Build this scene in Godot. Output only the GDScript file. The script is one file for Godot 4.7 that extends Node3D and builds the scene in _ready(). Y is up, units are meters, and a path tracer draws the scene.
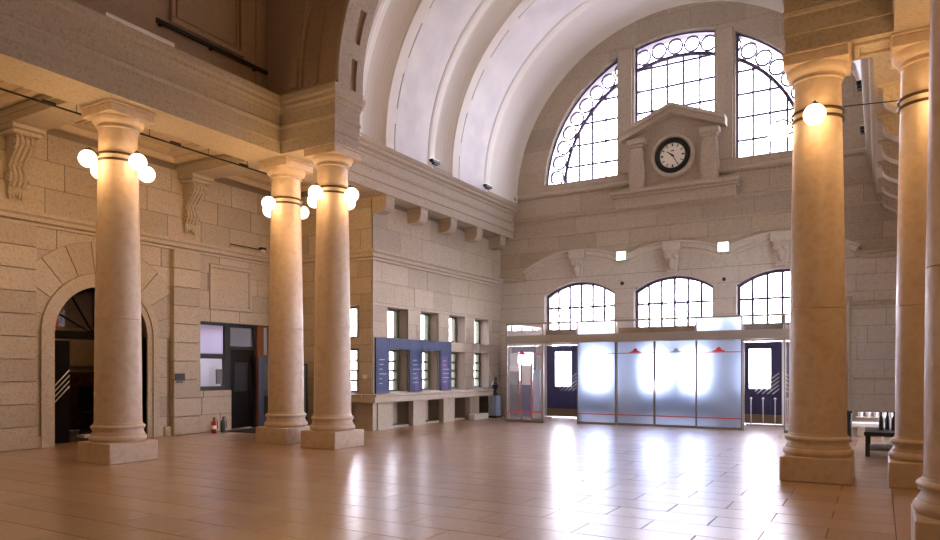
extends Node3D
# A domed-station hall: stone columns with globe lamps, a barrel-vaulted arm, ticket counter and glazed entrance.
# Plan coordinates in the helpers are (x, y, d): d is the distance in front of the camera's place, so z = -d.

var O := Vector3.ZERO            # origin of the thing that is being built
var M := {}                      # materials
var rng := RandomNumberGenerator.new()
var names := {}

# ------------------------------------------------------------------ small helpers
func V(x: float, y: float, d: float) -> Vector3: return Vector3(x, y, -d)

func mb() -> SurfaceTool:
	var st := SurfaceTool.new()
	st.begin(Mesh.PRIMITIVE_TRIANGLES)
	return st

func tri(st: SurfaceTool, a: Vector3, b: Vector3, c: Vector3, na: Vector3, nb: Vector3, nc: Vector3) -> void:
	var g := (b - a).cross(c - a)
	if g.dot(na + nb + nc) > 0.0:
		var t := b; b = c; c = t
		var tn := nb; nb = nc; nc = tn
	st.set_normal(na); st.add_vertex(a - O)
	st.set_normal(nb); st.add_vertex(b - O)
	st.set_normal(nc); st.add_vertex(c - O)

func quad(st: SurfaceTool, a: Vector3, b: Vector3, c: Vector3, d: Vector3, n: Vector3) -> void:
	tri(st, a, b, c, n, n, n); tri(st, a, c, d, n, n, n)

func quadn(st: SurfaceTool, a: Vector3, b: Vector3, c: Vector3, d: Vector3, na: Vector3, nb: Vector3, nc: Vector3, nd: Vector3) -> void:
	tri(st, a, b, c, na, nb, nc); tri(st, a, c, d, na, nc, nd)

# axis-aligned box with optional chamfer
func bx(st: SurfaceTool, x0: float, x1: float, y0: float, y1: float, d0: float, d1: float, ch := 0.0) -> void:
	var lo := Vector3(minf(x0, x1), minf(y0, y1), -maxf(d0, d1))
	var hi := Vector3(maxf(x0, x1), maxf(y0, y1), -minf(d0, d1))
	var c := minf(ch, 0.45 * minf(hi.x - lo.x, minf(hi.y - lo.y, hi.z - lo.z)))
	var ctr := (lo + hi) / 2
	var h := (hi - lo) / 2
	for ax in 3:
		var u := (ax + 1) % 3
		var w := (ax + 2) % 3
		for s in [-1.0, 1.0]:
			var n := Vector3.ZERO; n[ax] = s
			var ps := []
			for q in [[-1.0, -1.0], [1.0, -1.0], [1.0, 1.0], [-1.0, 1.0]]:
				var p := ctr
				p[ax] += s * h[ax]; p[u] += q[0] * (h[u] - c); p[w] += q[1] * (h[w] - c)
				ps.append(p)
			quad(st, ps[0], ps[1], ps[2], ps[3], n)
	if c > 0.0:
		for ax in 3:
			var u := (ax + 1) % 3
			var w := (ax + 2) % 3
			for su in [-1.0, 1.0]:
				for sw in [-1.0, 1.0]:
					var n := Vector3.ZERO; n[u] = su; n[w] = sw; n = n.normalized()
					var ps := []
					for q in [[-1.0, 0], [1.0, 0], [1.0, 1], [-1.0, 1]]:
						var p := ctr
						p[ax] += q[0] * (h[ax] - c)
						p[u] += su * (h[u] - (c if q[1] == 1 else 0.0))
						p[w] += sw * (h[w] - (0.0 if q[1] == 1 else c))
						ps.append(p)
					quad(st, ps[0], ps[1], ps[2], ps[3], n)
		for sx in [-1.0, 1.0]:
			for sy in [-1.0, 1.0]:
				for sz in [-1.0, 1.0]:
					var s3 := Vector3(sx, sy, sz)
					var n := s3.normalized()
					var p := ctr + s3 * h
					tri(st, p - Vector3(0, sy * c, sz * c), p - Vector3(sx * c, 0, sz * c), p - Vector3(sx * c, sy * c, 0), n, n, n)

# tube along points
func tube(st: SurfaceTool, pts: Array, r: float, seg := 8, caps := true) -> void:
	var rings := []
	for i in pts.size():
		var t: Vector3
		if i == 0: t = pts[1] - pts[0]
		elif i == pts.size() - 1: t = pts[i] - pts[i - 1]
		else: t = (pts[i + 1] - pts[i]).normalized() + (pts[i] - pts[i - 1]).normalized()
		t = t.normalized()
		var a := t.cross(Vector3.UP if absf(t.y) < 0.9 else Vector3.RIGHT).normalized()
		var b := t.cross(a).normalized()
		var ring := []
		for k in seg:
			var an := TAU * k / seg
			ring.append([pts[i] + (a * cos(an) + b * sin(an)) * r, a * cos(an) + b * sin(an)])
		rings.append(ring)
		if caps and (i == 0 or i == pts.size() - 1):
			var n := -t if i == 0 else t
			for k in seg: tri(st, pts[i], ring[k][0], ring[(k + 1) % seg][0], n, n, n)
	for i in pts.size() - 1:
		for k in seg:
			var k2 := (k + 1) % seg
			quadn(st, rings[i][k][0], rings[i][k2][0], rings[i + 1][k2][0], rings[i + 1][k][0], rings[i][k][1], rings[i][k2][1], rings[i + 1][k2][1], rings[i + 1][k][1])

# lathe about a vertical axis (or any axis): prof = [[radius, height], ...]
func lathe(st: SurfaceTool, c: Vector3, prof: Array, seg := 32, axis := Vector3.UP, crease := 0.75) -> void:
	var a := axis.cross(Vector3.RIGHT if absf(axis.x) < 0.9 else Vector3.UP).normalized()
	var b := axis.cross(a).normalized()
	var n := prof.size()
	var sn := []
	for i in n - 1:
		var dr: float = prof[i + 1][0] - prof[i][0]
		var dh: float = prof[i + 1][1] - prof[i][1]
		sn.append(Vector2(dh, -dr).normalized())
	for i in n - 1:
		var n0: Vector2 = sn[i]
		var n1: Vector2 = sn[i]
		if i > 0 and sn[i - 1].dot(sn[i]) > crease: n0 = (sn[i - 1] + sn[i]).normalized()
		if i < n - 2 and sn[i + 1].dot(sn[i]) > crease: n1 = (sn[i + 1] + sn[i]).normalized()
		for k in seg:
			var A := TAU * k / seg
			var B := TAU * (k + 1) / seg
			var da := a * cos(A) + b * sin(A)
			var db := a * cos(B) + b * sin(B)
			var p0: Vector3 = c + da * prof[i][0] + axis * prof[i][1]
			var p1: Vector3 = c + db * prof[i][0] + axis * prof[i][1]
			var p2: Vector3 = c + db * prof[i + 1][0] + axis * prof[i + 1][1]
			var p3: Vector3 = c + da * prof[i + 1][0] + axis * prof[i + 1][1]
			if prof[i][0] < 0.0001: tri(st, p0, p2, p3, axis * n0.y + da * n0.x, db * n1.x + axis * n1.y, da * n1.x + axis * n1.y)
			elif prof[i + 1][0] < 0.0001: tri(st, p0, p1, p2, da * n0.x + axis * n0.y, db * n0.x + axis * n0.y, axis * n1.y + da * n1.x)
			else: quadn(st, p0, p1, p2, p3, da * n0.x + axis * n0.y, db * n0.x + axis * n0.y, db * n1.x + axis * n1.y, da * n1.x + axis * n1.y)

func ball(st: SurfaceTool, c: Vector3, r: float, seg := 20) -> void:
	var p := []
	for i in 13: p.append([r * sin(PI * i / 12), -r * cos(PI * i / 12)])
	lathe(st, c, p, seg, Vector3.UP, -1.0)

# flat polygon in the frame f = [origin, U, V, N], extruded from n0 to n1 along N
func prism(st: SurfaceTool, f: Array, poly: PackedVector2Array, n0: float, n1: float, back := true) -> void:
	var idx := Geometry2D.triangulate_polygon(poly)
	var at := func(p: Vector2, n: float) -> Vector3: return f[0] + f[1] * p.x + f[2] * p.y + f[3] * n
	for i in range(0, idx.size(), 3):
		tri(st, at.call(poly[idx[i]], n1), at.call(poly[idx[i + 1]], n1), at.call(poly[idx[i + 2]], n1), f[3], f[3], f[3])
		if back: tri(st, at.call(poly[idx[i]], n0), at.call(poly[idx[i + 1]], n0), at.call(poly[idx[i + 2]], n0), -f[3], -f[3], -f[3])
	var s := -1.0 if Geometry2D.is_polygon_clockwise(poly) else 1.0
	for i in poly.size():
		var p := poly[i]
		var q := poly[(i + 1) % poly.size()]
		if p.distance_to(q) < 0.0002: continue
		var e := (q - p).normalized()
		var n2 := Vector2(e.y, -e.x) * s
		quad(st, at.call(p, n0), at.call(q, n0), at.call(q, n1), at.call(p, n1), (f[1] * n2.x + f[2] * n2.y).normalized())

# moulding swept along a plan polyline (x, d); prof = closed list of (offset to the right of travel, y)
func sweep(st: SurfaceTool, path: Array, prof: Array, caps := true, closed := false) -> void:
	var n := path.size()
	var offs := []
	for i in n:
		var dirs := []
		if i > 0 or closed: dirs.append((Vector2(path[i]) - Vector2(path[(i - 1 + n) % n])).normalized())
		if i < n - 1 or closed: dirs.append((Vector2(path[(i + 1) % n]) - Vector2(path[i])).normalized())
		var r0 := Vector2(dirs[0].y, -dirs[0].x)
		if dirs.size() == 1: offs.append(r0)
		else:
			var r1 := Vector2(dirs[1].y, -dirs[1].x)
			offs.append((r0 + r1) / (1.0 + r0.dot(r1)))
	for i in (n if closed else n - 1):
		var j := (i + 1) % n
		var dir := (Vector2(path[j]) - Vector2(path[i])).normalized()
		var rr := Vector2(dir.y, -dir.x)
		for k in prof.size():
			var a: Vector2 = prof[k]
			var b: Vector2 = prof[(k + 1) % prof.size()]
			if a.distance_to(b) < 0.0001: continue
			var e := (b - a).normalized()
			var n2 := Vector2(e.y, -e.x)
			var nn := Vector3(rr.x * n2.x, n2.y, -rr.y * n2.x)
			var P := func(q: int, w: Vector2) -> Vector3:
				var xy: Vector2 = Vector2(path[q]) + offs[q] * w.x
				return Vector3(xy.x, w.y, -xy.y)
			quad(st, P.call(i, a), P.call(j, a), P.call(j, b), P.call(i, b), nn)
	if caps and not closed:
		var pv := PackedVector2Array(prof)
		for e in [[0, 1], [n - 1, n - 2]]:
			var p: Vector2 = path[e[0]]
			var q: Vector2 = path[e[1]]
			var t := (p - q).normalized()
			var o: Vector2 = offs[e[0]]
			var idx := Geometry2D.triangulate_polygon(pv)
			var nn := Vector3(t.x, 0, -t.y)
			for i in range(0, idx.size(), 3):
				var ps := []
				for k in 3:
					var w := pv[idx[i + k]]
					ps.append(Vector3(p.x + o.x * w.x, w.y, -(p.y + o.y * w.x)))
				tri(st, ps[0], ps[1], ps[2], nn, nn, nn)

# ring sweep: profile of (d, R) points turned about the horizontal axis (cx, cy) from angle a0 to a1 (0 = +x, PI = -x)
func vault(st: SurfaceTool, prof: Array, cx: float, cy: float, a0: float, a1: float, seg: int, closed := true) -> void:
	var np := prof.size()
	var P := func(a: float, q: Vector2) -> Vector3: return Vector3(cx + cos(a) * q.y, cy + sin(a) * q.y, -q.x)
	for k in (np if closed else np - 1):
		var p: Vector2 = prof[k]
		var q: Vector2 = prof[(k + 1) % np]
		if p.distance_to(q) < 0.0001: continue
		var e := (q - p).normalized()
		var n2 := Vector2(e.y, -e.x)    # (d, R)
		for s in seg:
			var A := lerpf(a0, a1, float(s) / seg)
			var B := lerpf(a0, a1, float(s + 1) / seg)
			var na := Vector3(cos(A) * n2.y, sin(A) * n2.y, -n2.x)
			var nb := Vector3(cos(B) * n2.y, sin(B) * n2.y, -n2.x)
			quadn(st, P.call(A, p), P.call(B, p), P.call(B, q), P.call(A, q), na, nb, nb, na)
	if closed:
		var pv := PackedVector2Array(prof)
		var idx := Geometry2D.triangulate_polygon(pv)
		for a in [a0, a1]:
			var nn := Vector3(sin(a), -cos(a), 0) * (1.0 if a == minf(a0, a1) else -1.0)
			for i in range(0, idx.size(), 3):
				tri(st, P.call(a, pv[idx[i]]), P.call(a, pv[idx[i + 1]]), P.call(a, pv[idx[i + 2]]), nn, nn, nn)

func arc(cx: float, cy: float, r: float, a0: float, a1: float, n: int) -> PackedVector2Array:
	var p := PackedVector2Array()
	for i in n + 1:
		var a := lerpf(a0, a1, float(i) / n)
		p.append(Vector2(cx + r * cos(a), cy + r * sin(a)))
	return p

func rect(u0: float, u1: float, v0: float, v1: float) -> PackedVector2Array:
	return PackedVector2Array([Vector2(u0, v0), Vector2(u1, v0), Vector2(u1, v1), Vector2(u0, v1)])

func numbered(called: String) -> String:
	if not names.has(called):
		names[called] = 0
		return called
	names[called] += 1
	return "%s_%03d" % [called, names[called]]

func put(st: SurfaceTool, called: String, mat: Material, parent: Node) -> MeshInstance3D:
	var mi := MeshInstance3D.new()
	mi.mesh = st.commit()
	mi.material_override = mat
	if parent == self: mi.name = numbered(called)
	else: mi.name = called
	parent.add_child(mi, true)
	if parent == self: mi.position = O
	return mi

func struct(st: SurfaceTool, called: String, mat: Material, label: String) -> MeshInstance3D:
	var mi := put(st, called, mat, self)
	mi.set_meta("kind", "structure")
	mi.set_meta("label", label)
	return mi

func thing(called: String, label: String, category: String, at: Vector3, group := "", kind := "") -> Node3D:
	var t := Node3D.new()
	t.name = numbered(called)
	t.position = at
	t.set_meta("label", label)
	if category != "": t.set_meta("category", category)
	if group != "": t.set_meta("group", group)
	if kind != "": t.set_meta("kind", kind)
	add_child(t)
	O = at
	return t

func piece(parent: Node, called: String, label: String, at: Vector3) -> Node3D:     # a carved part of a wall, with sub-parts of its own
	var t := Node3D.new()
	t.name = called
	t.position = at
	t.set_meta("label", label)
	parent.add_child(t, true)
	O = at
	return t

func copy(src: Node3D, at: Vector3, turn: float, label: String, called := "") -> Node3D:
	var c: Node3D = src.duplicate()
	c.name = numbered(called if called != "" else String(src.name))
	add_child(c)
	c.position = at
	c.rotation.y = turn
	c.set_meta("label", label)
	return c

# ------------------------------------------------------------------ materials
func noise_tex(freq: float, cols: Array, offs: Array, sd: int, oct := 5, size := 512, type := FastNoiseLite.TYPE_SIMPLEX_SMOOTH, as_normal := false, bump := 2.0) -> NoiseTexture2D:
	var n := FastNoiseLite.new()
	n.noise_type = type
	n.frequency = freq
	n.fractal_octaves = oct
	n.seed = sd
	var t := NoiseTexture2D.new()
	t.width = size; t.height = size
	t.seamless = true
	t.noise = n
	if as_normal:
		t.as_normal_map = true
		t.bump_strength = bump
	else:
		var g := Gradient.new()
		g.offsets = PackedFloat32Array(offs)
		g.colors = PackedColorArray(cols)
		t.color_ramp = g
	return t

func mat(c: Color, rough := 0.7, metal := 0.0) -> StandardMaterial3D:
	var m := StandardMaterial3D.new()
	m.albedo_color = c
	m.roughness = rough
	m.metallic = metal
	return m

func stone(tint: Color, tex: Texture2D, nrm: Texture2D, scale: float, rough: float, ns := 0.10, rtex: Texture2D = null) -> StandardMaterial3D:
	var m := mat(tint, rough)
	m.albedo_texture = tex
	m.uv1_triplanar = true
	m.uv1_world_triplanar = true
	m.uv1_scale = Vector3.ONE * scale
	m.uv1_triplanar_sharpness = 4.0
	if nrm:
		m.normal_enabled = true
		m.normal_texture = nrm
		m.normal_scale = ns
	if rtex:
		m.roughness_texture = rtex
		m.roughness_texture_channel = BaseMaterial3D.TEXTURE_CHANNEL_RED
	return m

func glow(c: Color, e: float) -> StandardMaterial3D:
	var m := mat(c, 0.4)
	m.emission_enabled = true
	m.emission = c
	m.emission_energy_multiplier = e
	return m

func glass(c: Color, a: float, r := 0.03) -> StandardMaterial3D:
	var m := mat(Color(c.r, c.g, c.b, a), r)
	m.transparency = BaseMaterial3D.TRANSPARENCY_ALPHA
	return m

func materials() -> void:
	var w := Color(1, 1, 1)
	var mottle := noise_tex(0.012, [Color(.93, .92, .91), Color(.97, .965, .96), w, Color(.98, .975, .97), Color(.94, .93, .92)], [0.0, .32, .5, .68, 1.0], 11, 4, 1024)
	var speck := noise_tex(0.05, [Color(.74, .70, .66), Color(.92, .90, .88), w, Color(.88, .85, .82)], [0.0, .4, .6, 1.0], 5, 5, 1024)
	var coln := noise_tex(0.009, [Color(.92, .88, .84), Color(.97, .96, .945), w, Color(.98, .965, .95), Color(.93, .90, .86)], [0.0, .34, .52, .7, 1.0], 23, 4, 1024)
	var rough_n := noise_tex(0.06, [], [], 3, 5, 512, FastNoiseLite.TYPE_SIMPLEX_SMOOTH, true, 4.0)
	var floor_t := noise_tex(0.02, [Color(.94, .925, .91), Color(.975, .97, .96), w, Color(.98, .97, .96), Color(.95, .935, .92)], [0.0, .36, .52, .66, 1.0], 41, 3, 1024)
	var wave_n := noise_tex(0.01, [], [], 9, 3, 512, FastNoiseLite.TYPE_SIMPLEX_SMOOTH, true, 3.0)
	# one stone for all the masonry, in four block tones
	var grain := noise_tex(0.022, [Color(.87, .85, .82), Color(.945, .935, .92), w, Color(.96, .95, .94), Color(.885, .86, .835)], [0.0, .34, .52, .68, 1.0], 61, 5, 1024)
	M.stone = []
	for c in [Color(.71, .67, .605), Color(.735, .695, .63), Color(.68, .64, .58), Color(.72, .675, .605)]: M.stone.append(stone(c, grain, rough_n, 0.4, 0.8, 0.18))
	M.joint = stone(Color(.55, .51, .465), speck, null, 1.0, 0.95)
	M.trim = stone(Color(.72, .68, .615), grain, rough_n, 0.4, 0.78, 0.15)
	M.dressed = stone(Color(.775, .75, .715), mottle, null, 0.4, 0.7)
	M.upper = stone(Color(.66, .58, .50), mottle, rough_n, 0.4, 0.8)
	M.column = stone(Color(.80, .735, .655), coln, null, 0.35, 0.42)
	M.plaster = stone(Color(.90, .895, .90), noise_tex(0.006, [Color(.94, .94, .95), w], [0.2, .8], 8, 4, 512), null, 0.3, 0.7)
	M.plaster_trim = mat(Color(.87, .855, .83), 0.65)
	M.ceiling = stone(Color(.80, .74, .65), mottle, null, 0.3, 0.8)
	M.tiles = []
	for c in [Color(.675, .555, .435), Color(.705, .585, .46), Color(.65, .53, .415), Color(.69, .57, .45), Color(.665, .555, .445)]:
		var tm := stone(c, floor_t, wave_n, 0.3, 0.38, 0.02)
		tm.clearcoat_enabled = true
		tm.clearcoat = 1.0
		tm.clearcoat_roughness = 0.26
		M.tiles.append(tm)
	M.grout = mat(Color(.24, .19, .16), 0.8)
	M.brass = mat(Color(.30, .23, .15), 0.45, 0.6)
	M.iron = mat(Color(.12, .10, .10), 0.5, 0.4)
	M.black = mat(Color(.05, .05, .055), 0.45)
	M.winframe = mat(Color(.34, .30, .44), 0.45)
	M.greenframe = mat(Color(.30, .36, .25), 0.5)
	M.glass = glass(Color(.97, .98, 1), 0.06)
	M.alu = mat(Color(.60, .585, .56), 0.42, 0.35)
	M.alu_dark = mat(Color(.42, .41, .38), 0.45, 0.3)
	M.bluedoor = mat(Color(.205, .20, .34), 0.35)
	M.kick = mat(Color(.52, .43, .32), 0.35, 0.6)
	M.steel = mat(Color(.84, .84, .86), 0.25, 0.6)
	var fr := mat(Color(.79, .875, 1.0, 0.03), 0.34)
	fr.refraction_enabled = true
	fr.refraction_scale = 0.045
	M.frost = fr
	M.red = mat(Color(.84, .27, .28), 0.5)
	M.grey_decal = mat(Color(.62, .62, .64), 0.5)
	M.banner = mat(Color(.10, .175, .36), 0.5)
	M.banner_text = mat(Color(.60, .68, .82), 0.6)
	M.banner_violet = mat(Color(.34, .27, .50), 0.55)
	M.white = mat(Color(.88, .88, .87), 0.5)
	M.paper = mat(Color(.90, .91, .92), 0.7)
	M.wood = stone(Color(.36, .22, .14), noise_tex(0.03, [Color(.7, .6, .55), w], [0.2, .8], 15, 4, 256), null, 1.0, 0.45)
	M.darkwood = mat(Color(.065, .045, .045), 0.7)
	M.darkwood.metallic_specular = 0.2
	M.orange_wood = mat(Color(.50, .31, .19), 0.5)
	M.greyblue = mat(Color(.36, .40, .56), 0.4)
	M.teal = mat(Color(.16, .22, .25), 0.4)
	M.blue = mat(Color(.16, .27, .52), 0.4)
	M.paleblue = mat(Color(.62, .70, .80), 0.35)
	M.mat_dark = mat(Color(.20, .17, .16), 0.8)
	M.extred = mat(Color(.62, .07, .07), 0.35)
	M.extgrey = mat(Color(.24, .26, .25), 0.4)
	M.plaza = stone(Color(.78, .77, .76), speck, null, 0.5, 0.85)
	M.globe = glow(Color(1.0, .93, .80), 3.2)
	M.exit = glow(Color(.86, 1.0, .95), 1.6)
	M.exit_green = glow(Color(.25, .75, .50), 0.7)
	M.redglow = glow(Color(.9, .16, .12), 0.3)
	M.tube = glow(Color(.92, .95, 1.0), 2.0)
	M.dial = mat(Color(.93, .92, .88), 0.5)

# ------------------------------------------------------------------ ashlar
# f = frame, allow = outline polygon, holes = polygons, rows = course heights, bl = block length
func ashlar(parent: Node, f: Array, allow: PackedVector2Array, holes: Array, rows: Array, bl: float, mats: Array, sd: int, proud := 0.016, joint := 0.014, called := "stone_block") -> void:
	rng.seed = sd
	var u0 := 1e9
	var u1 := -1e9
	for p in allow:
		u0 = minf(u0, p.x); u1 = maxf(u1, p.x)
	for r in rows.size() - 1:
		var u := u0 - (bl * 0.5 if r % 2 == 1 else 0.0)
		while u < u1:
			var l := bl * rng.randf_range(0.86, 1.14)
			if u1 - (u + l) < 0.3 * bl: l = u1 - u + 0.01
			var a := maxf(u, u0)
			var b := minf(u + l, u1)
			u += l
			if b - a < 0.05: continue
			var pieces := [rect(a + joint / 2, b - joint / 2, rows[r] + joint / 2, rows[r + 1] - joint / 2)]
			var nx := []
			for p in pieces:
				for q in Geometry2D.intersect_polygons(p, allow): nx.append(q)
			pieces = nx
			for h in holes:
				nx = []
				for p in pieces:
					for q in Geometry2D.clip_polygons(p, h):
						if not Geometry2D.is_polygon_clockwise(q): nx.append(q)
				pieces = nx
			for p in pieces:
				var mn := Vector2(1e9, 1e9)
				var mx := Vector2(-1e9, -1e9)
				for q in p:
					mn = mn.min(q); mx = mx.max(q)
				if (mx - mn).x < 0.04 or (mx - mn).y < 0.04: continue
				var st := mb()
				prism(st, f, p, -0.03, proud + rng.randf_range(-0.003, 0.003), false)
				put(st, called, mats[rng.randi() % mats.size()], parent)

func courses(y0: float, y1: float, h: float) -> Array:
	var n := maxi(1, roundi((y1 - y0) / h))
	var r := []
	for i in n + 1: r.append(lerpf(y0, y1, float(i) / n))
	return r

# thick wall with openings as one CSG body: outline and holes in frame f, from depth -t to 0
func csg_wall(called: String, label: String, f: Array, outline: PackedVector2Array, holes: Array, t: float, m: Material) -> CSGCombiner3D:
	var c := CSGCombiner3D.new()
	c.name = numbered(called)
	c.set_meta("kind", "structure")
	c.set_meta("label", label)
	add_child(c)
	var basis := Basis(f[1], f[2], f[1].cross(f[2]))
	# CSGPolygon3D extrudes along -z of its own axes; N may be either side
	var flip: bool = f[1].cross(f[2]).dot(f[3]) < 0
	var mk := func(poly: PackedVector2Array, d0: float, d1: float, op: int, nm: String) -> void:
		var p := CSGPolygon3D.new()
		p.name = nm
		var pp := poly.duplicate()
		if Geometry2D.is_polygon_clockwise(pp): pp.reverse()
		p.polygon = pp
		p.depth = d1 - d0
		p.operation = op
		# body spans N from -d1 to -d0
		p.transform = Transform3D(basis, f[0] - f[3] * (d1 if flip else d0))
		if op == CSGShape3D.OPERATION_UNION or true: p.material = m
		c.add_child(p, true)
	mk.call(outline, 0.0, t, CSGShape3D.OPERATION_UNION, "wall_body")
	for h in holes: mk.call(h, -0.2, t + 0.2, CSGShape3D.OPERATION_SUBTRACTION, "opening")
	return c

# ------------------------------------------------------------------ set-up
const LAMP := Color(1.0, .76, .48)

func setup() -> void:
	var cam := Camera3D.new()
	cam.name = "camera"
	cam.projection = Camera3D.PROJECTION_FRUSTUM
	cam.near = 0.1
	cam.far = 300.0
	cam.size = 540.0 / 700.0 * 0.1
	cam.frustum_offset = Vector2(0, 100.0 / 700.0 * 0.1)
	cam.position = Vector3(0, 1.5, 0)
	cam.rotation.y = atan2(410.0, 700.0)
	add_child(cam)
	cam.current = true
	var we := WorldEnvironment.new()
	we.name = "environment"
	var e := Environment.new()
	e.background_mode = Environment.BG_SKY
	var sky := Sky.new()
	var sm := ProceduralSkyMaterial.new()
	sm.sky_top_color = Color(.56, .56, .64)
	sm.sky_horizon_color = Color(.97, .95, 1.0)
	sm.ground_horizon_color = Color(.97, .95, 1.0)
	sm.ground_bottom_color = Color(.66, .65, .68)
	sky.sky_material = sm
	e.sky = sky
	e.background_energy_multiplier = 25.0
	e.tonemap_mode = Environment.TONE_MAPPER_LINEAR
	e.tonemap_exposure = 1.6
	e.sdfgi_enabled = true
	e.ssao_enabled = true
	e.ssil_enabled = true
	we.environment = e
	add_child(we)

func _ready() -> void:
	rng.seed = 7
	setup()
	materials()
	build_floor()
	build_left_wall()
	build_return_wall()
	build_ticket_wall()
	build_far_wall()
	build_right_side()
	build_entablature()
	build_vault()
	build_ceilings()
	build_columns()
	build_lamps()
	build_entrance()
	build_vestibule()
	build_ticket_things()
	build_left_things()
	build_right_things()
	build_small_things()

# ------------------------------------------------------------------ floor
func screen(p: Vector3) -> Vector3:     # where a point of the place shows in the photograph's frame, and how far away it is
	var th := atan2(410.0, 700.0)
	var d := -p.x * sin(th) - p.z * cos(th)
	var a := p.x * cos(th) - p.z * sin(th)
	if d < 0.3: return Vector3(-9999, -9999, -1)
	return Vector3(470 + 700 * a / d, 370 - 700 * (p.y - 1.5) / d, d)

func build_floor() -> void:
	O = Vector3.ZERO
	var bed := mb()
	bx(bed, -17.6, 4.8, -0.30, -0.012, -4.4, 14.4)
	bx(bed, -11.4, 1.0, -0.30, -0.012, 14.4, 21.1)
	var fl := struct(bed, "floor", M.grout, "polished brown stone floor laid in running bond")
	var tl := 1.02
	var tw := 0.475
	var one := mb()
	bx(one, -tl / 2 + 0.004, tl / 2 - 0.004, -0.05, 0.0, -tw / 2 + 0.004, tw / 2 - 0.004, 0.003)
	var tile_mesh := one.commit()
	var cells := []
	var r0 := -22
	for r in range(r0, 30):
		var dz := 6.75 + tw * r
		if dz > 20.85 or dz < -4.2: continue
		for k in range(-13, 3):
			var cx := -1.95 + tl * (k + 0.5) + (0.51 if posmod(r, 2) == 1 else 0.0)
			if cx < -14.6 or cx - tl / 2 > 0.0: continue
			var s := screen(V(cx, 0, dz))
			var seen := s.z > 0 and s.x > -40 and s.x < 980 and s.y < 570
			cells.append({"x": cx, "d": dz, "a": (1.0 / (s.z * s.z * s.z) if seen else 0.0)})
	# border slabs along the right-hand columns
	cells.sort_custom(func(p, q): return p.a > q.a)
	rng.seed = 99
	var sts := []
	for m in M.tiles: sts.append(mb())
	for i in cells.size():
		var c = cells[i]
		var mi := rng.randi() % 5
		if i < 300 and c.a > 0 and c.x + tl / 2 < 0.05:
			var t := MeshInstance3D.new()
			t.mesh = tile_mesh
			t.material_override = M.tiles[mi]
			t.name = "tile"
			t.position = V(c.x, rng.randf_range(-0.0008, 0.0008), c.d)
			fl.add_child(t, true)
		else:
			bx(sts[mi], c.x - tl / 2 + 0.004, (0.126 if c.x + tl / 2 > 0.05 else c.x + tl / 2) - 0.004, -0.05, 0, c.d - tw / 2 + 0.004, c.d + tw / 2 - 0.004)
	for k in range(0, 18):
		bx(sts[k % 5], 0.13, 1.13, -0.05, 0.004, -4.0 + 1.38 * k + 0.004, -4.0 + 1.38 * (k + 1) - 0.004)
		for j in 3: bx(sts[(k + j) % 5], 1.14 + 1.1 * j, 2.23 + 1.1 * j, -0.05, 0, -4.0 + 1.38 * k + 0.004, -4.0 + 1.38 * (k + 1) - 0.004)
	var am := ArrayMesh.new()
	for i in 5:
		if sts[i]: sts[i].commit(am)
	for i in am.get_surface_count(): am.surface_set_material(i, M.tiles[i])
	var rest := MeshInstance3D.new()
	rest.name = "tile_field"
	rest.mesh = am
	rest.set_meta("kind", "stuff")
	fl.add_child(rest, true)
	# ground outside the entrance
	var g := mb()
	bx(g, -60, 40, -0.4, -0.06, 21.1, 90)
	bx(g, -60, -17.6, -0.4, -0.06, -30, 21.1)
	bx(g, -17.6, -11.45, -0.4, -0.05, 14.4, 21.1)
	bx(g, 1.05, 40, -0.4, -0.05, 14.35, 21.1)
	struct(g, "ground", M.plaza, "pale paved forecourt outside the entrance doors")

# ------------------------------------------------------------------ left aisle wall (x = -14)
func left_frame() -> Array: return [Vector3(-14.0, 0, 0), Vector3(0, 0, -1), Vector3.UP, Vector3.RIGHT]

func arch_poly(c: float, r: float, spring: float, bottom := -0.02) -> PackedVector2Array:
	var p := PackedVector2Array([Vector2(c - r, bottom), Vector2(c + r, bottom)])
	p.append_array(arc(c, spring, r, 0, PI, 28))
	return p

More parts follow.
